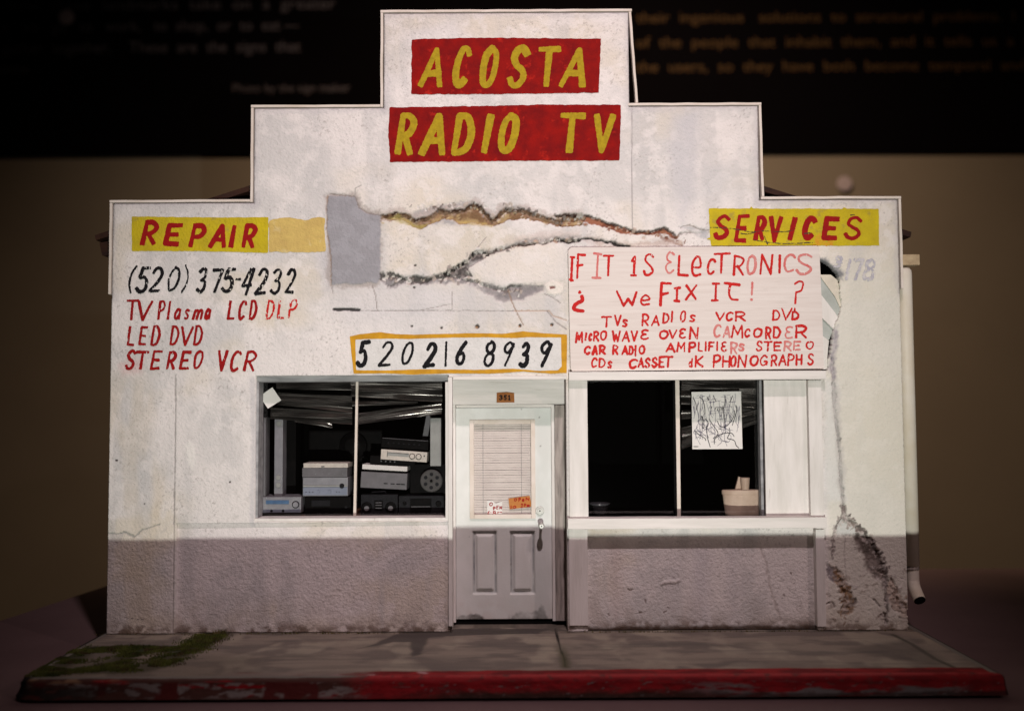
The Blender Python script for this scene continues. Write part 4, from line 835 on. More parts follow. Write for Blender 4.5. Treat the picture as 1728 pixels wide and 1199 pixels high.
# ---- right window woodwork
def part(name, b, m, parent, label=None):
    o = b.build(name, m, parent); 
    if label: o['label'] = label
    return o
rw = part('window', bx(1283, 641, 1290.5, 874, 30, 46, .5), M['greywood'], shop, 'right shop window with sill, posts and blank side board')
part('header', bx(960, 626, 1394, 640.5, -15, 13, 1.0, .35), M['woodh'], rw)
part('post', bx(960.5, 641.5, 992, 873.5, -4, 12, .8, .3), M['wood'], rw)
part('post', bx(1366, 641.5, 1388.5, 873.5, -4, 12, .8, .3), M['wood'], rw)
part('sill', bx(958, 873.5, 1395.5, 891.5, -15, 16, .9, .35), M['woodh'], rw)
part('post', bx(960.5, 892.5, 992, 1055, -4, 12, .8, .3), M['wood'], rw)
part('post', bx(1378, 892.5, 1393, 1057, -4, 12, .8, .3), M['wood'], rw)
part('side_board', bx(1291, 641, 1364.5, 874, 8, 14, .8, .2), M['wood'], rw)
part('mullion', MB().prism(Q([(1139.5, 640), (1146.5, 640), (1149, 874), (1143, 874)], d=36), 36, 42, .5), M['trim'], rw)
part('sash', bx(1137, 641, 1139.3, 874, 38, 43, .3), M['dark'], rw)
q = R(990, 630, 1285, 876, 43); part('glass', MB().box(q[0], q[1], 44, 45, q[2], q[3]), M['glass'], rw)
# ---- left window
lw = part('window', bx(431, 644, 436, 874, 8, 40, .8, .3), M['greywood'], shop, 'left shop window full of old electronics')
part('header', bx(431, 633.5, 756, 643.5, 11, 38, .9, .3), M['greywood'], lw)
part('sill', bx(429, 873.5, 757, 879, 3, 42, .8, .3), M['wood'], lw)
part('post', bx(751.5, 644, 756.6, 873, 2, 40, .7, .3), M['wood'], lw)
part('mullion', MB().prism(Q([(600.5, 643), (604.5, 643), (600.5, 874), (596, 874)], d=33), 33, 38, .5), M['trim'], lw)
q = R(431, 636, 756, 876, 42); part('glass', MB().box(q[0], q[1], 39, 39.6, q[2], q[3]), M['glass'], lw)
# ---- rooms behind the windows (closed, darkness put into the lining colour)
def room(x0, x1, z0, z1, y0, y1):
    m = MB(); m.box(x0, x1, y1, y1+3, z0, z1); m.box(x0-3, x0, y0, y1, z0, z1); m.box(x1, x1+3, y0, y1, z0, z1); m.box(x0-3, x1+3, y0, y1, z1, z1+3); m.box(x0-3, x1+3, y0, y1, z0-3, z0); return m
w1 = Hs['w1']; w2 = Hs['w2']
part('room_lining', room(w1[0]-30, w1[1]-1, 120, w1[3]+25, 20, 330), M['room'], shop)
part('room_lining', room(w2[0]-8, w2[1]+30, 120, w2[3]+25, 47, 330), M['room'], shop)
q = R(431, 869, 756, 873, 44); SHZ = q[3]-1.5
part('display_shelf', MB().box(w1[0]-28, w1[1]-2, 44, 300, SHZ-7, SHZ, .5), M['shelf'], shop)
q2 = R(992, 871, 1290, 874, 46); SH2 = q2[3]+.0
part('display_shelf', MB().box(w2[0]-7, w2[1]+28, 48, 300, SH2-7, SH2, .5), M['bplastic'], shop)
# ---- door bay
DD = 61.0
zl = R(764, 640, 955, 682, 45)
part('lintel', MB().box(zl[0]-6, zl[1]+6, 45, 66, zl[2], zl[3]+9, .5, 0, .2), M['woodh'], shop)
part('door_trim', bx(756.5, 636, 763.5, 1056, -3, 14, .6, .3), M['wood'], shop)
part('door_trim', bx(764.5, 634, 956, 640, -2, 12, .6, .3), M['woodh'], shop)
hd = Hs['door']
part('door_reveal', MB().box(hd[0]-6, hd[0]-.3, 16, 75, 0.2, hd[3]), M['wood'], shop)
part('door_reveal', MB().box(hd[1]+.3, hd[1]+6, 16, 75, 0.2, hd[3]), M['jamb'], shop)
part('door_jamb', bx(937, 683, 956, 1047, 50, 72, .8, .5), M['jamb'], shop)
part('door_frame', bx(763, 682.5, 769, 1050, 56, 72, .6, .3), M['wood'], shop)
part('door_frame', bx(769.5, 682.5, 931, 687, 56, 72, .6, .3), M['woodh'], shop)
part('door_frame', bx(931.5, 682.5, 936.5, 1047, 55, 72, .6, .3), M['wood'], shop)
part('door_gap_shade', bx(763, 1045, 957, 1056, 64, 78, .4), M['dark'], shop)  # black strip standing in for the shaded gap below the door
zz0 = float(p2w(850, 1043.5, DD)[1])
# door slab as a dense sheet so that grime and painted groove shade keep their shape
dq = R(769.5, 687.5, 931, 1044, DD)
dx = lines(dq[0], dq[1], [], 1.6); 
win = R(799, 714, 897, 868, DD); pa = R(798, 896, 838, 1001, DD); pb = R(861, 896, 902, 1001, DD)
kxs = [win[0], win[1]]; kzs = [win[2], win[3]]
dx = lines(dq[0], dq[1], kxs, 1.4); dz = lines(dq[2], dq[3], kzs, 1.4); DX, DZ = np.meshgrid(dx, dz)
dh = np.zeros(DX.shape)
for p in (pa, pb):
    d = np.minimum(np.minimum(DX-p[0], p[1]-DX), np.minimum(DZ-p[2], p[3]-DZ))
    dh -= 5*ss(-.8, .8, d); dh += 4.6*ss(4.0, 9.0, d)
dc = np.zeros(DX.shape+(3,))+np.array((.70, .70, .68)); n = fbm(DX*.03, DZ*.012, 401, 4); dc = cmix(dc, (.60, .59, .56), ss(.45, .7, n)*.6)
dc = cmix(dc, (.56, .49, .45), ss(60, 0, DZ-dq[2])*.6*ss(.3, .6, fbm(DX*.05, DZ*.05, 402)))
for (px, rx, ry) in ((798, 16, 9), (885, 26, 12), (905, 14, 14), (915, 8, 22), (780, 10, 8)):
    xx = float(p2w(px, 1040, DD)[0]); e = np.exp(-((DX-xx)/rx)**2-((DZ-dq[2])/ry)**2); dc = cmix(dc, (.045, .032, .024), ss(.22, .5, e+.5*(fbm(DX*.1, DZ*.1, 403)-.5)))
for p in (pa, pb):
    d = np.minimum(np.minimum(DX-p[0], p[1]-DX), np.minimum(DZ-p[2], p[3]-DZ)); dc = cmix(dc, (.07, .085, .10), ss(-.5, 1, d)*ss(4.5, 2.6, d)*.85)  # groove shade painted into the colour round both panels
for (px, py) in ((858, 836), (912, 752), (880, 690), (910, 704), (862, 952), (792, 905)):
    xx, zz_ = p2w(px, py, DD); dc = cmix(dc, (.08, .06, .05), ss(1.8, .8, np.hypot(DX-xx, DZ-zz_)))
mx = (dx[:-1]+dx[1:])/2; mz = (dz[:-1]+dz[1:])/2; MX, MZ = np.meshgrid(mx, mz); kl = (MX > win[0]) & (MX < win[1]) & (MZ > win[2]) & (MZ < win[3])
idx = np.arange(DX.size).reshape(DX.shape); Fq = np.stack([idx[:-1, :-1], idx[:-1, 1:], idx[1:, 1:], idx[1:, :-1]], -1)[~kl]
V = np.stack([DX, DD-dh, DZ], -1).reshape(-1, 3)
E = np.vstack([Fq[:, [0, 1]], Fq[:, [1, 2]], Fq[:, [2, 3]], Fq[:, [3, 0]]]); Es = np.sort(E, 1); key = Es[:, 0].astype(np.int64)*DX.size+Es[:, 1]
u, first, cnt = np.unique(key, return_index=True, return_counts=True); bd = E[first[cnt == 1]]; bv = np.unique(bd); remap = -np.ones(len(V), np.int64); remap[bv] = np.arange(len(bv))+len(V)
V2 = V[bv].copy(); V2[:, 1] = DD+9; side = np.stack([bd[:, 1], bd[:, 0], remap[bd[:, 0]], remap[bd[:, 1]]], -1)
Va = np.vstack([V, V2]); Ca = np.vstack([dc.reshape(-1, 3), dc.reshape(-1, 3)[bv]]); Fa = np.vstack([Fq, side]); used = np.unique(Fa); rm = -np.ones(len(Va), np.int64); rm[used] = np.arange(len(used))
door = link_mesh('door', Va[used], rm[Fa], M['door'], shop, colors=Ca[used]); door['label'] = 'pale half-glazed door with two lower panels and a blind behind its pane'
wi = win
mold = MB(); w_ = 6.5
mold.box(wi[0]-w_, wi[0]+1, DD-3.5, DD+2, wi[2]-w_, wi[3]+w_, .9); mold.box(wi[1]-1, wi[1]+w_, DD-3.5, DD+2, wi[2]-w_, wi[3]+w_, .9)
mold.box(wi[0]+1.1, wi[1]-1.1, DD-3.5, DD+2, wi[3]-1, wi[3]+w_, .9); mold.box(wi[0]+1.1, wi[1]-1.1, DD-3.5, DD+2, wi[2]-w_, wi[2]+1, .9)
part('window_molding', mold, M['trim'], door)
part('glass', MB().box(wi[0], wi[1], DD+3, DD+3.5, wi[2], wi[3]), M['glass'], door)
bl = MB(); nsl = 37
for k in range(nsl):
    z = wi[2]+(k+.5)*(wi[3]-wi[2])/nsl; hh = (wi[3]-wi[2])/nsl
    sag = random.uniform(-.35, .35); b = len(bl.v)
    for i in range(9):
        t = i/8; x = wi[0]+.5+(wi[1]-wi[0]-1)*t; zo = sag*math.sin(t*3.1)+random.uniform(-.12, .12)
        bl.v += [(x, DD+6.2, z-hh*.52+zo), (x, DD+5.8, z+zo), (x, DD+6.9, z+hh*.44+zo)]
    for i in range(8):
        o_ = b+i*3; bl.f += [[o_, o_+3, o_+4, o_+1], [o_+1, o_+4, o_+5, o_+2]]
part('blind', bl, M['blind'], door)
cords = MB()
for px in (815, 880): xx = float(p2w(px, 790, DD)[0]); cords.tube([(xx, DD+5.1, wi[2]+2), (xx, DD+5.1, wi[3]-1)], .3, 6)
part('blind_cord', cords, M['grey'], door)
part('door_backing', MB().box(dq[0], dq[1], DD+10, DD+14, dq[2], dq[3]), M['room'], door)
kx_, kz_ = p2w(911, 861, DD)
part('deadbolt', MB().lathe([(.2, 0), (7.5, 0), (7.5, 1.6), (6.4, 2.4), (5.2, 2.4), (5.0, 4.6), (3.0, 5), (.2, 5)], (float(kx_), DD, float(kz_)), 'y', 24), M['chrome'], door)
part('keyhole', MB().lathe([(.2, 0), (1.5, 0), (1.5, 5.6), (.2, 5.6)], (float(kx_), DD, float(kz_)), 'y', 12), M['dark'], door)
kx_, kz_ = p2w(913, 884, DD)
kn = part('door_handle', MB().lathe([(.2, 0), (5.2, 0), (5.0, 2), (2.4, 3), (2.2, 18), (4.2, 21), (5.2, 25), (4.8, 29), (3.4, 31), (.2, 31)], (float(kx_), DD, float(kz_)), 'y', 24), M['chrome'], door)
part('keyhole', MB().lathe([(.2, 0), (1.1, 0), (1.1, 31.5), (.2, 31.5)], (float(kx_), DD, float(kz_)), 'y', 12), M['dark'], door)
q = R(838, 662.5, 868, 679, 43)
np_ = part('number_plate', MB().prism([(q[0], q[2]), (q[1], q[2]+.3), (q[1]-.2, q[3]-.4), (q[0]+18, q[3]+1.2), (q[0]+9, q[3]+.8), (q[0]+.3, q[3])], 42.5, 44.8, .4), M['brass'], shop, 'small brown number plate above the door')
lettering('lettering', strokes([('3', 440, 565, 520, 700), ('5', 590, 705, 520, 700), ('i', 745, 830, 520, 700)], (820, 640), 20, 38, 0, 42.2, jit=.02), 42.2, M['black'], np_, .3, .1)
# ---- plywood sign board
bo = [(66, 362), (78, 347), (95, 342), (820, 340), (1545, 333), (1560, 340), (1565, 420), (1578, 700), (1588, 1040), (1583, 1064), (840, 1072), (90, 1080), (80, 1060), (72, 700)]
bp = Q(bo, (940, 320), 3.527, -9)
sb_ = empty('sign_board', (float(bp[:, 0].mean()), -4, float(bp[:, 1].min())), 'white plywood board with red hand painted list of electronics above the right window', 'sign')
part('board', MB().prism([tuple(p) for p in bp][::-1], -9, -3, .6), M['ply'], sb_)
T4 = ((940, 320), 3.527)
def btext(t, w, m, sl=.05, wear=.22): return lettering('lettering', strokes(t, *T4, w, sl, -9.2, jit=.07), -9.25, m, sb_, .65, .5, wear)
btext([('J', 66, 108, 395, 545), ('F', 112, 172, 380, 532), ('T', 272, 342, 386, 518), ('i', 435, 482, 392, 515), ('S', 508, 582, 375, 515), ('L', 716, 790, 388, 515), ('e', 793, 866, 390, 520), ('C', 888, 948, 410, 508), ('T', 930, 1032, 375, 505), ('R', 1043, 1120, 390, 512), ('N', 1205, 1288, 380, 505, .85), ('I', 1316, 1334, 385, 498)], 14.5, M['redboard'])
btext([('J', 207, 272, 376, 530), ('&', 640, 706, 366, 502, .8), ('O', 1126, 1190, 388, 508), ('C', 1345, 1425, 380, 497), ('S', 1420, 1526, 376, 508)], 14, M['pinkletter'])
btext([('¿', 90, 172, 595, 732, 1.35), ('w', 348, 482, 597, 697), ('e', 490, 560, 620, 690), ('F', 608, 685, 552, 697, 1.1), ('J', 690, 737, 577, 670), ('X', 760, 838, 562, 657), ('J', 916, 972, 549, 667), ('t', 985, 1094, 550, 662, 1.1), ('?', 1403, 1470, 535, 718, .8)], 14.5, M['redboard'])
btext([('!', 1150, 1170, 546, 664)], 14, M['pinkletter'])
btext([('T', 262, 330, 750, 822), ('V', 340, 386, 742, 814), ('s', 386, 422, 768, 820), ('R', 500, 552, 738, 814), ('A', 558, 612, 743, 812), ('D', 624, 672, 730, 797), ('I', 676, 692, 718, 790), ('O', 730, 770, 718, 788, .8), ('s', 785, 828, 742, 790), ('V', 942, 1002, 727, 784), ('C', 1003, 1052, 724, 782), ('R', 1055, 1127, 721, 784), ('D', 1278, 1332, 713, 780), ('V', 1333, 1402, 700, 777, .8), ('D', 1393, 1444, 721, 777)], 12, M['redboard'])
btext([('M', 106, 158, 843, 914), ('I', 163, 180, 850, 900), ('C', 186, 212, 852, 902), ('R', 212, 254, 840, 902), ('O', 253, 300, 836, 900), ('W', 323, 380, 836, 907), ('A', 382, 434, 838, 907), ('V', 438, 484, 838, 904), ('&', 494, 550, 830, 894), ('O', 606, 664, 833, 892), ('V', 664, 718, 830, 890), ('&', 722, 770, 824, 888), ('N', 783, 847, 813, 890), ('M', 1036, 1112, 803, 886), ('C', 1113, 1154, 826, 880), ('O', 1163, 1227, 820, 882, 1.15), ('R', 1235, 1280, 815, 892, 1.2), ('D', 1282, 1334, 812, 885), ('R', 1412, 1492, 803, 886, 1.15)], 12, M['redboard'])
btext([('C', 928, 982, 800, 880), ('A', 983, 1034, 810, 882), ('&', 1352, 1408, 810, 890)], 12, M['pinkletter'])
btext([('C', 158, 204, 928, 984, 1.2), ('A', 203, 246, 922, 986, 1.5), ('R', 245, 294, 922, 984, 1.3), ('R', 326, 368, 920, 982), ('A', 382, 424, 925, 984), ('D', 424, 458, 928, 984), ('I', 460, 474, 925, 992), ('O', 484, 527, 922, 980), ('A', 643, 703, 908, 970), ('M', 708, 768, 903, 967), ('P', 778, 832, 903, 970, 1.2), ('L', 836, 872, 905, 964), ('I', 878, 892, 900, 962), ('F', 898, 938, 902, 964), ('I', 946, 960, 898, 960), ('&', 972, 1014, 900, 965), ('S', 1182, 1227, 897, 964), ('T', 1228, 1284, 900, 964), ('E', 1286, 1338, 902, 962), ('O', 1478, 1532, 898, 952)], 12, M['redboard'])
btext([('R', 1028, 1078, 903, 980), ('S', 1078, 1117, 912, 962), ('R', 1346, 1400, 900, 962), ('E', 1404, 1454, 898, 958)], 12, M['pinkletter'])
btext([('C', 200, 244, 998, 1060), ('D', 244, 293, 1000, 1060), ('s', 298, 330, 1018, 1064), ('C', 424, 484, 1003, 1067, 1.2), ('A', 478, 519, 995, 1060), ('S', 520, 558, 998, 1062), ('S', 560, 602, 995, 1060, 1.1), ('E', 603, 644, 990, 1060), ('T', 633, 692, 988, 1062, 1.1), ('d', 780, 811, 998, 1057), ('K', 818, 874, 988, 1057), ('P', 923, 980, 978, 1064, 1.1), ('H', 980, 1034, 985, 1060), ('O', 1028, 1071, 985, 1055), ('N', 1073, 1133, 980, 1060), ('O', 1146, 1202, 984, 1050), ('G', 1204, 1258, 982, 1050), ('R', 1268, 1315, 980, 1050), ('A', 1316, 1366, 978, 1048), ('P', 1368, 1418, 975, 1048), ('H', 1418, 1464, 975, 1045, 1.1), ('S', 1488, 1532, 970, 1047)], 12, M['redboard'])
# ---- broken laths in the hole right of the board
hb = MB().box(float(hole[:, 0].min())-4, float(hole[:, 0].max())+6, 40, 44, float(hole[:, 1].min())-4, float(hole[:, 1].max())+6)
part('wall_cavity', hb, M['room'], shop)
def lath(p, y0, y1, m, lab):
    o = part('broken_lath', MB().prism([tuple(t) for t in Q(p, (1370, 420), 5.457, y0)], y0, y1, .4), m, shop, lab); return o
M['lathc'] = mat('cream_lath', (.66, .60, .50), .7, (.55, .50, .42), .05, bump=.4, bscale=.3)
M['lathg'] = mat('grey_green_lath', (.42, .44, .41), .7, (.34, .36, .33), .05, bump=.4, bscale=.3)
lath([(70, 236), (175, 236), (236, 286), (275, 500), (262, 545), (215, 440), (90, 270)], 7, 14, M['lathc'], 'cream splintered lath, topmost in the hole')
lath([(60, 280), (90, 262), (270, 530), (258, 618), (240, 615), (60, 420)], 9, 15, M['lathg'], 'grey green lath under the cream one')
lath([(40, 420), (95, 430), (240, 620), (232, 660), (200, 738), (60, 600)], 6, 13, M['wood'], 'white lath in the middle of the hole')
lath([(40, 590), (85, 630), (195, 738), (160, 835), (130, 830), (40, 760)], 9, 15, M['lathg'], 'grey green lath lower in the hole')
lath([(40, 760), (100, 800), (158, 842), (140, 1020), (150, 1022), (148, 1100), (120, 1108), (40, 1105)], 7, 14, M['wood'], 'white upright lath at the bottom of the hole')
# ---- downspout
pe_ = float(p2w(1547, 800, 26)[0]); pr = 13.0; pcx = pe_-pr; zt = float(p2w(1540, 452, 26)[1]); zb_ = float(p2w(1540, 953, 26)[1])
ds = part('downspout', MB().lathe([(.5, zb_), (pr, zb_), (pr, zt-12), (pr-.6, zt-5), (pr-3.5, zt), (.5, zt+1)], (pcx, 26, 0), 'z', 36), M['pipe'], shop, 'cream round downspout on the right side')
for f_ in ds.data.polygons: f_.use_smooth = len(f_.vertices) == 4
ze = float(p2w(1545, 1010, 20)[1])
el = MB().tube([(pcx+2, 26, zb_+2), (pcx+2, 26, zb_-26), (pcx+2, 22, zb_-36), (pcx+3, 13, ze+9), (pcx+3.5, 4, ze+1)], 10.0, 24)
part('elbow', el, M['pipe'], ds); part('elbow_mouth', MB().tube([(pcx+3.5, 4, ze+1), (pcx+3.6, 2.8, ze-.1)], 9.2, 24), M['dark'], ds)
part('downspout_collar', MB().lathe([(.5, 0), (11.6, 0), (11.6, 4), (.5, 4)], (pcx+1, 26, zb_-6), 'z', 30), M['jamb'], ds)
q = R(1523, 429, 1552, 447, 12); part('eave_block', MB().box(q[0]-8, q[1], 12, 34, q[2], q[3], .8), M['rawwood'], shop)
# ================================================================= THINGS IN THE LEFT WINDOW
def thing(name, rect, d, depth, label, cat, tilt=0.0, group=None, sup=None):
    """Empty at the foot of a device; returns (empty, local half width, height)"""
    q = R(*rect, d); cx = (q[0]+q[1])/2; e = empty(name, (cx, d, q[2]), label, cat, group, ry=math.radians(tilt)); return e, (q[1]-q[0])/2, q[3]-q[2]
def lbox(name, x0, x1, y0, y1, z0, z1, m, p, bev=.5, label=None):
    o = MB().box(x0, x1, y0, y1, z0, z1, bev).build(name, m, p, local=True)
    if label: o['label'] = label
    return o
def lknob(name, x, z, r, t, m, p, prof=None): return MB().lathe(prof or [(.1, 0), (r, 0), (r, t*.6), (r*.85, t), (.1, t)], (x, 0, z), 'y', 20).build(name, m, p, local=True)
e, w, hgt = thing('stereo_receiver', (433, 838, 508, 865), 52, 60, 'silver stereo receiver with blue display in the lower left window corner', 'receiver')
lbox('case', -w, w, 0, 60, 0, hgt, M['silver'], e, .9); lbox('display', -w*.58, w*.46, -1, 1, hgt*.56, hgt*.80, M['blue'], e, .2)
lbox('lower_strip', -w+.5, w-.5, -.8, .5, 1, hgt*.22, M['bluegrey'], e, .2)
k_ = lknob('knob', w*.76, hgt*.52, 5, 3, M['silver'], e); lknob('knob_ring', w*.76, hgt*.52, 6.4, 1, M['dgrey'], e)
for x_ in (-w*.32, w*.2): lknob('button', x_, hgt*.14, 2.2, 2, M['dgrey'], e)
lknob('button', -w*.75, hgt*.78, 1.1, 1.2, M['dgrey'], e)
top_r = float(R(433, 838, 508, 865, 52)[3])
def standing(name, rect, d, depth, m, label, cat, base=None, **k):
    e, w, hgt = thing(name, rect, d, depth, label, cat, **k)
    if base is not None: b = e.location.z/U; hgt += b-base; e.location.z = base*U
    lbox('case', -w, w, 0, depth, 0, hgt, m, e, .7); return e, w, hgt
e, w, hgt = standing('tower_speaker', (436, 704, 448, 838), 60, 30, M['grey'], 'dim grey tower speaker at the far left edge of the window', 'speaker', base=top_r)
lknob('cone', -w*.1, hgt*.42, 3.0, 1.2, M['silver'], e)
e, w, hgt = standing('tower_speaker', (463, 707, 477, 836), 72, 30, M['silver'], 'slim silver tower speaker with two round cones near its foot', 'speaker', base=top_r)
for z_ in (.24, .14, .94): lknob('cone', 0, hgt*z_, 4.6, 1.6, M['chalk'], e)
e, w, hgt = standing('tower_speaker', (480, 697, 499, 866), 120, 40, M['bplastic'], 'tall black tower speaker in shadow right of the silver one', 'speaker', base=SHZ)
e, w, hgt = standing('video_recorder', (514, 838, 592, 868), 60, 60, M['bplastic'], 'black video recorder at the bottom of the silver stack', 'recorder', base=SHZ)
lbox('tape_flap', -w*.7, w*.1, -1, 1, hgt*.5, hgt*.82, M['dgrey'], e, .3); lknob('knob', w*.8, hgt*.45, 2.5, 2, M['dgrey'], e)
vtop = SHZ+hgt
e, w, hgt = standing('amplifier', (511, 805, 587, 832), 62, 50, M['silver'], 'silver amplifier with a dark round dial, third in the stack', 'amplifier', base=vtop+1.5)
lbox('front_ledge', -w*.98, w*.98, -2, 1, hgt*.5, hgt*.58, M['chalk'], e, .3); lbox('lower_panel', -w+.8, w-.8, -.7, 1, 1.5, hgt*.48, M['bluegrey'], e, .2)
lknob('dial', w*.74, hgt*.54, 4.2, 3, M['dgrey'], e)
for x_ in (-w*.3, w*.2): lknob('knob', x_, hgt*.24, 3, 2.4, M['bluegrey'], e)
for x_ in (-.85, -.7, -.55, .5, .62): lknob('button', x_*w, hgt*.22, .9, 1.4, M['dgrey'], e)
for x_ in (-w*.75, w*.75): lknob('foot', x_, -.8, .8, .8, M['dgrey'], e)
atop = vtop+1.5+hgt
e, w, hgt = standing('cassette_deck', (510, 789, 586, 803), 61, 50, M['grey'], 'plain grey deck between the white player and the silver amplifier', 'deck', base=atop+.6)
for x_ in (-.4, -.1, .2, .45, .8): lknob('button', x_*w, hgt*.35, .9, 1.2, M['silver'], e)
e, w, hgt = standing('disc_player', (512, 781, 587, 787.5), 61, 50, M['cream'], 'thin cream player lying on top of the silver stack', 'player', base=atop+.6+hgt+.3)
lbox('drawer', -w*.2, -w*.05, -.6, 1, 1, 3, M['grey'], e, .2)
# right half
e, w, hgt = standing('boombox', (609, 834, 671, 866), 58, 30, M['dgrey'], 'black boombox with two round speakers on the shelf', 'boombox', base=SHZ)
for x_ in (-w*.68, w*.62):
    lknob('speaker', x_, hgt*.38, 9.5, 2, M['bplastic'], e); lknob('cone', x_, hgt*.34, 4.5, 3.4, M['grey'], e)
tp_ = lbox('tape_door', -w*.26, w*.2, -1.4, 1, hgt*.25, hgt*.72, M['bplastic'], e, .3); 
for z_ in (.34, .48, .6): lbox('tape_slot', -w*.2, w*.14, -2, -1, hgt*z_, hgt*z_+1, M['grey'], e, .1)
MB().tube([(-w*.5, 6, hgt-2), (-w*.42, 6, hgt+4), (w*.3, 6, hgt+5), (w*.42, 6, hgt-2)], .9, 8).build('handle', M['dgrey'], e, local=True)
e, w, hgt = standing('car_radio', (673, 836, 749, 864), 60, 40, M['dgrey'], 'black car radio with wide display and round knob at lower right', 'radio', base=SHZ)
lbox('display', -w*.5, w*.45, -1, 1, hgt*.12, hgt*.86, M['bplastic'], e, .3); lbox('display_line', -w*.45, w*.4, -1.4, -1, hgt*.42, hgt*.45, M['grey'], e, .1)
lknob('knob', w*.76, hgt*.58, 5, 3, M['bplastic'], e); lknob('knob', -w*.74, hgt*.6, 3.4, 3, M['bplastic'], e)
ctop = SHZ+hgt
e, w, hgt = standing('speaker_box', (692, 783, 751, 835), 78, 60, M['bplastic'], 'black box behind the perforated metal reel', 'box', base=ctop)
cx_, cz_ = p2w(728, 811, 66)
e = empty('film_reel', (float(cx_), 66, ctop+.2), 'round grey metal reel with a ring of holes', 'reel')
rz_ = float(cz_)-ctop
reel = MB().lathe([(.3, -8), (19.5, -8), (19.5, 0), (18.2, 1.2), (4, 1.2), (3.6, 2.4), (.3, 2.4)], (0, 0, max(rz_, 19.6)), 'y', 40).build('disc', M['reel'], e, local=True)
for k in range(6):
    a_ = math.pi/3*k+.5; MB().lathe([(.2, 1), (3.2, 1), (3.2, 1.7), (.2, 1.7)], (11.5*math.cos(a_), 0, max(rz_, 19.6)+11.5*math.sin(a_)), 'y', 16).build('hole', M['dgrey'], e, local=True)
MB().lathe([(.2, 2.4), (2.6, 2.4), (2.6, 3), (.2, 3)], (0, 0, max(rz_, 19.6)), 'y', 16).build('hub', M['bplastic'], e, local=True)
# tilted stack
btop = SHZ+float(R(609, 834, 671, 866, 58)[3]-R(609, 834, 671, 866, 58)[2])+4
e, w, hgt = thing('cassette_deck', (608, 797, 686, 824), 62, 50, 'wide grey deck tilted on the boombox', 'deck', tilt=3.2)
lbox('case', -w, w, 0, 50, 0, hgt, M['grey'], e, .7)
for x_ in (.0, .3, .55, .75): lbox('slot', w*x_, w*x_+7, -.6, 1, hgt*.3, hgt*.3+1.6, M['bplastic'], e, .1)
e, w, hgt = thing('disc_player', (611, 785, 687, 793), 62, 50, 'thin white player tilted on the wide grey deck', 'player', tilt=3.4)
lbox('case', -w, w, 0, 50, 0, hgt, M['paper'], e, .5)
e, w, hgt = thing('video_recorder', (624, 770, 700, 784), 70, 50, 'black recorder between the thin white player and the cream radio', 'recorder', tilt=3.4)
lbox('case', -w, w, 0, 50, 0, hgt, M['bplastic'], e, .5)
for x_ in (-.5, -.3, -.1, .1): lknob('button', w*x_, hgt*.4, 1.4, 1.2, M['grey'], e)
e, w, hgt = thing('tuner_radio', (642, 760, 720, 777), 60, 50, 'cream tuner radio with two dials near the top of the right stack', 'radio', tilt=4.2)
lbox('case', -w, w, 0, 50, 0, hgt, M['cream'], e, .6); lbox('tuning_scale', -w*.72, w*.22, -.5, 1, hgt*.42, hgt*.70, M['chalk'], e, .2)
lbox('needle', -w*.73, -w*.71, -1, 0, hgt*.3, hgt*.85, M['dgrey'], e, .05); lbox('scale_line', -w*.7, w*.2, -.9, 0, hgt*.70, hgt*.74, M['dgrey'], e, .05)
for x_ in (.36, .64): lknob('dial_ring', w*x_, hgt*.5, 5.2, .8, M['dgrey'], e); lknob('dial', w*x_, hgt*.5, 4.2, 2.6, M['cream'], e)
lknob('button', w*.88, hgt*.62, 1.2, 1.4, M['dgrey'], e)
e, w, hgt = thing('equalizer', (643, 740, 722, 757), 62, 48, 'black equalizer with a row of small knobs on the cream radio', 'equalizer', tilt=4.2)
lbox('case', -w, w, 0, 48, 0, hgt, M['bplastic'], e, .5)
for k in range(7): lknob('knob', w*(-.7+k*.22), hgt*.5, 1.5, 1.6, M['dgrey'], e)
lbox('edge_line', -w+1, w-1, -.5, .2, hgt-1.4, hgt-.8, M['grey'], e, .1)
e, w, hgt = standing('tower_speaker', (726, 705, 744, 780), 64, 26, M['chalk'], 'chalky white upright speaker in the right end of the left window', 'speaker', base=ctop+51)
e, w, hgt = thing('leaning_strip', (711, 700, 722, 742), 90, 10, 'grey white leaning strip left of the chalky upright speaker', 'strip', tilt=10)
lbox('case', -w*.8, w*.8, 0, 8, 0, hgt, M['grey'], e, .5)
# dark television with rounded screen behind the stack
e, w, hgt = thing('television', (520, 728, 690, 782), 150, 90, 'dark television set in shadow behind the stacked electronics', 'television')
e.location.z = (atop+22)*U
lbox('case', -w, w, 0, 90, 0, hgt, M['bplastic'], e, 4); MB().lathe([(.3, 0), (26, 0), (24, 5), (14, 9), (.3, 10)], (-w*.1, 0, hgt*.5), 'y', 30).build('screen', M['bplastic'], e, local=True)
# sticker
st = Q([(438, 668.5), (459.5, 653), (474.5, 675), (452, 689)], d=37.5)
tag(MB().prism([tuple(p) for p in st], 37.8, 38.4).build('paper_note', M['paper'], None, loc=(float(st[:, 0].mean()), 38, float(st[:, 1].min()))), 'blank square note stuck cornerwise on the left pane', 'note')
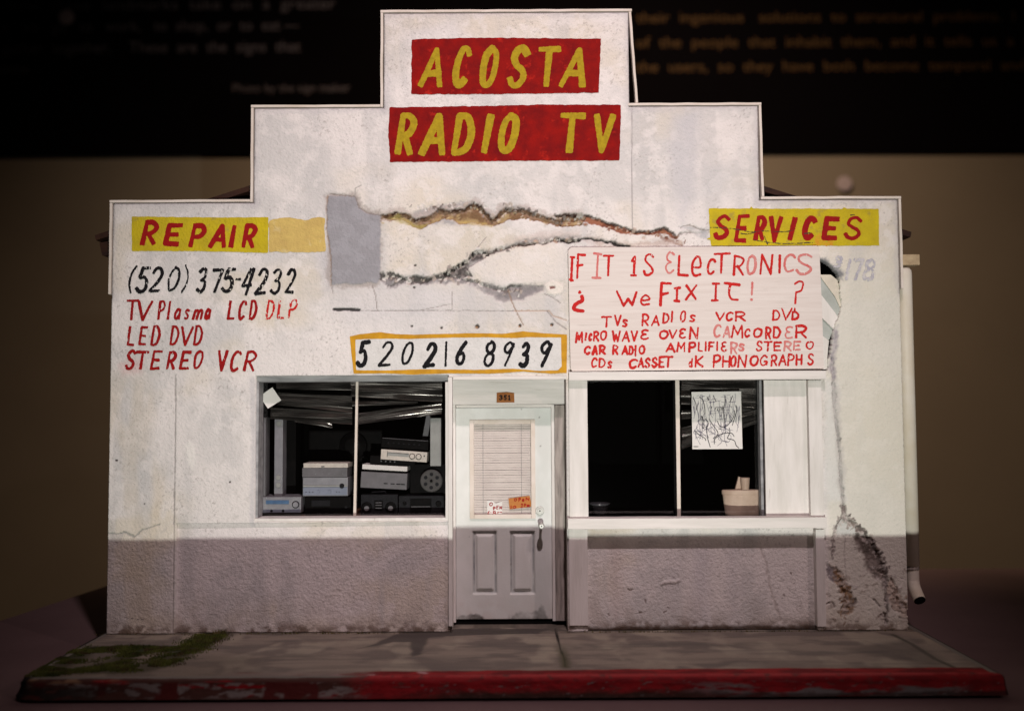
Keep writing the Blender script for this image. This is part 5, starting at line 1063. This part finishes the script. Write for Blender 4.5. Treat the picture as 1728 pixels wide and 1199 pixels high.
# ================================================================= crumpled slat blinds
def slats(fans, label):
    e = empty('venetian_blind', (float(p2w((fans[0][0]+fans[0][3])/2, 643, 60)[0]), 60, float(p2w(600, 643, 60)[1])), label, 'blind')
    base = np.array(origin_of(e))
    for (xl_, y0, y1, xr_, y2, y3, n_, d) in fans:
        m = MB(); n_ = int(n_*1.3); ph0 = random.random()*6
        for k in range(n_):
            t = (k+.5)/n_; A = np.array(p2w(xl_, y0+(y1-y0)*t, d)); B = np.array(p2w(xr_, y2+(y3-y2)*t, d))
            wl = abs(y1-y0)/n_*.50+.15; wr = abs(y3-y2)/n_*.50+.15; L = 22; b = len(m.v); ph = random.random()*6; am = random.uniform(.1, .45); tr_ = random.uniform(-.35, .35)
            for i in range(L+1):
                s = i/L; P = A*(1-s)+B*s; w_ = wl*(1-s)+wr*s; zo = am*math.sin(ph+s*5); yo = d+k*.25+1.6*math.sin(ph0+k*.5+s*5)
                tw = 1.3*math.sin(ph0*3+k*.8+s*2.2)+.9*math.sin(ph0+k*.33-s*4.1)+tr_
                for j in range(5):
                    v = (j-2)/2; m.v.append((P[0], yo+(v*v)*w_*.22+v*tw*w_*.55, P[1]+v*w_+zo))
            for i in range(L):
                for j in range(4): o_ = b+i*5+j; m.f.append([o_, o_+5, o_+6, o_+1])
        o = m.build('slat_bundle', M['slat'], e); 
        for f_ in o.data.polygons: f_.use_smooth = True
slats([(466, 644, 656, 593, 640, 658, 5, 58), (468, 662, 682, 594, 668, 696, 8, 52), (456, 688, 706, 594, 694, 716, 9, 64), (592, 641, 669, 746, 641, 678, 11, 56), (604, 697, 715, 745, 679, 698, 8, 50), (592, 677, 685, 705, 677, 681, 3, 66), (497, 700, 711, 560, 712, 722, 3, 70)], 'crumpled shiny slat blind drooping behind the left window')
slats([(1150, 640, 682, 1282, 640, 690, 13, 58), (1150, 692, 708, 1282, 688, 694, 4, 64), (1150, 722, 730, 1282, 690, 698, 3, 56), (1151, 731, 758, 1282, 698, 712, 9, 60)], 'crumpled shiny slat blind drooping behind the right window')
# ---- scribbled paper on the right pane
pq = Q([(1167, 661), (1250.5, 660), (1253, 757), (1168.5, 757.5)], d=42)
sp = empty('scribbled_paper', (float(pq[:, 0].mean()), 42, float(pq[:, 1].min())), 'white paper covered in scribbled pen lines taped to the right pane', 'paper')
part('sheet', MB().prism([tuple(p) for p in pq][::-1], 42.0, 42.6), M['paper'], sp)
M['pen'] = mat('blue_black_pen', (.12, .11, .15), .7); M['pend'] = mat('dark_pen', (.015, .012, .02), .6)
rs = random.Random(5); st = []
def pen(pts, w):
    q = Q(smooth(np.array(pts, float), 5), (1150, 640), 8.564, 41.6); st.append((q, np.full(len(q), w)))
for k in range(40):
    x = rs.uniform(170, 850); y = rs.uniform(200, 600); L = rs.uniform(120, 380); y2 = min(985, y+L)
    pen([(x+rs.uniform(-22, 22), y), (x+rs.uniform(-14, 14), y*.7+y2*.3), (x+rs.uniform(-26, 26), y*.3+y2*.7), (x+rs.uniform(-30, 30), y2)], .34)
for k in range(34):
    x = rs.uniform(160, 740); y = rs.uniform(220, 960); pen([(x, y), (x+rs.uniform(30, 70), y+rs.uniform(-14, 14)), (x+rs.uniform(70, 130), y+rs.uniform(-25, 25))], .30)
for k in range(16):
    x = rs.uniform(180, 700); y = rs.uniform(620, 800); pen([(x, y), (x+rs.uniform(-80, 120), y+rs.uniform(60, 110)), (x+rs.uniform(-60, 160), y+rs.uniform(110, 180))], .32)
st = [(q, r) for q, r in st]
lettering('scribble', st, 41.8, M['pen'], sp, .5, .1)
st = []
for p in ([(290, 530), (300, 620), (305, 700), (325, 690), (320, 600), (300, 530)], [(345, 570), (385, 620), (375, 680), (345, 690)], [(400, 570), (450, 650), (520, 750), (520, 800), (460, 850)], [(520, 600), (540, 650), (570, 680), (640, 675), (720, 600), (765, 500), (765, 450)],
          [(785, 370), (800, 410), (790, 480), (760, 580), (735, 660)], [(625, 240), (630, 330), (605, 440), (620, 560), (625, 700)], [(260, 250), (310, 300), (335, 400), (340, 500)], [(165, 260), (205, 340), (220, 440)], [(470, 885), (500, 840), (600, 780), (720, 775), (760, 820)], [(475, 885), (475, 930)],
          [(190, 740), (260, 800), (340, 850), (350, 880)], [(365, 690), (375, 830), (415, 975)], [(665, 840), (700, 760), (690, 700)], [(665, 850), (760, 880), (790, 950), (830, 990)], [(370, 250), (390, 300), (400, 240)], [(460, 230), (485, 290), (500, 315)], [(700, 330), (725, 270), (740, 235)], [(540, 710), (570, 712)],
          [(425, 420), (440, 390)], [(490, 430), (500, 400)], [(520, 450), (530, 400)], [(545, 460), (560, 400)], [(570, 450), (580, 400)], [(590, 440), (600, 380)], [(180, 968), (240, 968)]): pen(p, .62)
lettering('bold_scribble', st, 41.6, M['pend'], sp, .45, .15)
# ---- tub and bowl in the right window
bx0, bx1, bz0, bz1 = R(1220, 826, 1290, 874, 60)
bcx = (bx0+bx1)/2; tb = empty('plastic_tub', (bcx, 62, SH2), 'yellowed plastic tub in the lower right corner of the right window', 'tub')
rt = (bx1-bx0)/2; hgt = bz1-SH2
MB().lathe([(.5, 0), (rt*.86, 0), (rt*.9, 3), (rt, hgt-8), (rt+1.4, hgt-7), (rt+1.4, hgt-1), (rt, hgt), (rt*.5, hgt+.6), (.5, hgt+.6)], (0, 0, 0), 'z', 36).build('tub_body', M['tub'], tb, local=True)
for v_ in bpy.data.objects['tub_body'].data.vertices: v_.co.y *= .33
q = R(1233, 807, 1258, 829, 92); cc = empty('paper_cup', ((q[0]+q[1])/2-2, 70, SH2+hgt+.8), 'small tan cup and crumpled flap on top of the yellowed tub', 'cup')
MB().lathe([(.3, 0), (6.5, 0), (8.2, 20), (7.6, 20.5), (.3, 20.2)], (6, -14, 0), 'z', 24).build('cup_body', M['tub'], cc, local=True)
MB().prism([(-10, 0), (2, 0), (4, 20), (-4, 22)], -10, -4, .4).build('flap', M['tub'], cc, local=True)
q = R(993, 849, 1031, 872, 60); bw = empty('glass_bowl', ((q[0]+q[1])/2, 70, SH2), 'small dark glass bowl in the lower left corner of the right window', 'bowl')
M['bowl'] = mat('smoky_glass', (.05, .05, .055), .2, spec=1.0, coat=.6)
r_ = (q[1]-q[0])/2; hb_ = q[3]-SH2
b_ = MB().lathe([(.5, 0), (r_*.62, 0), (r_*.70, hb_*.3), (r_*.72, hb_*.5), (r_*.9, hb_*.85), (r_, hb_), (r_*.93, hb_), (r_*.8, hb_*.8), (.5, hb_*.7)], (0, 0, 0), 'z', 36).build('bowl_body', M['bowl'], bw, local=True)
for o in (b_,):
    for f_ in o.data.polygons: f_.use_smooth = len(f_.vertices) == 4
# ---- notices on the door pane
def note(pts, name, lab, m, texts, w, lm):
    q = Q(pts, (800, 820), 10, DD+2.2); e = empty(name, (float(q[:, 0].mean()), DD+2, float(q[:, 1].min())), lab, 'notice', 'notices on the door pane')
    part('card', MB().prism([tuple(p) for p in q], DD+2.1, DD+2.5), m, e)
    lettering('lettering', strokes(texts, (800, 820), 10, w, .08, DD+2, jit=.05), DD+1.95, lm, e, .3, .1)
note([(220, 480), (475, 480), (475, 250), (440, 262), (400, 275), (370, 290), (345, 272), (320, 240), (220, 235)], 'open_notice', 'white card reading OPEN 6-8 PM on the door pane', M['paper'],
     [('O', 255, 320, 270, 334), ('P', 316, 364, 342, 405), ('E', 372, 418, 322, 388), ('N', 424, 474, 330, 388), ('6', 222, 266, 412, 480), ('-', 270, 300, 436, 450, .7), ('8', 310, 374, 412, 488), ('p', 392, 424, 425, 460, .7), ('m', 430, 470, 425, 452, .6)], 14, M['redletter'])
note([(600, 388), (975, 342), (938, 158), (580, 205)], 'open_notice', 'orange card with blurred red OPEN 10 2PM on the door pane', M['orange'],
     [('O', 670, 728, 198, 252), ('P', 745, 792, 190, 262), ('e', 803, 852, 205, 258), ('N', 868, 936, 184, 242), ('1', 614, 634, 322, 386), ('0', 650, 712, 325, 380), ('2', 783, 832, 290, 362), ('P', 838, 886, 290, 350), ('m', 888, 940, 305, 355)], 15, M['redletter'])
SC.render.engine = 'CYCLES'
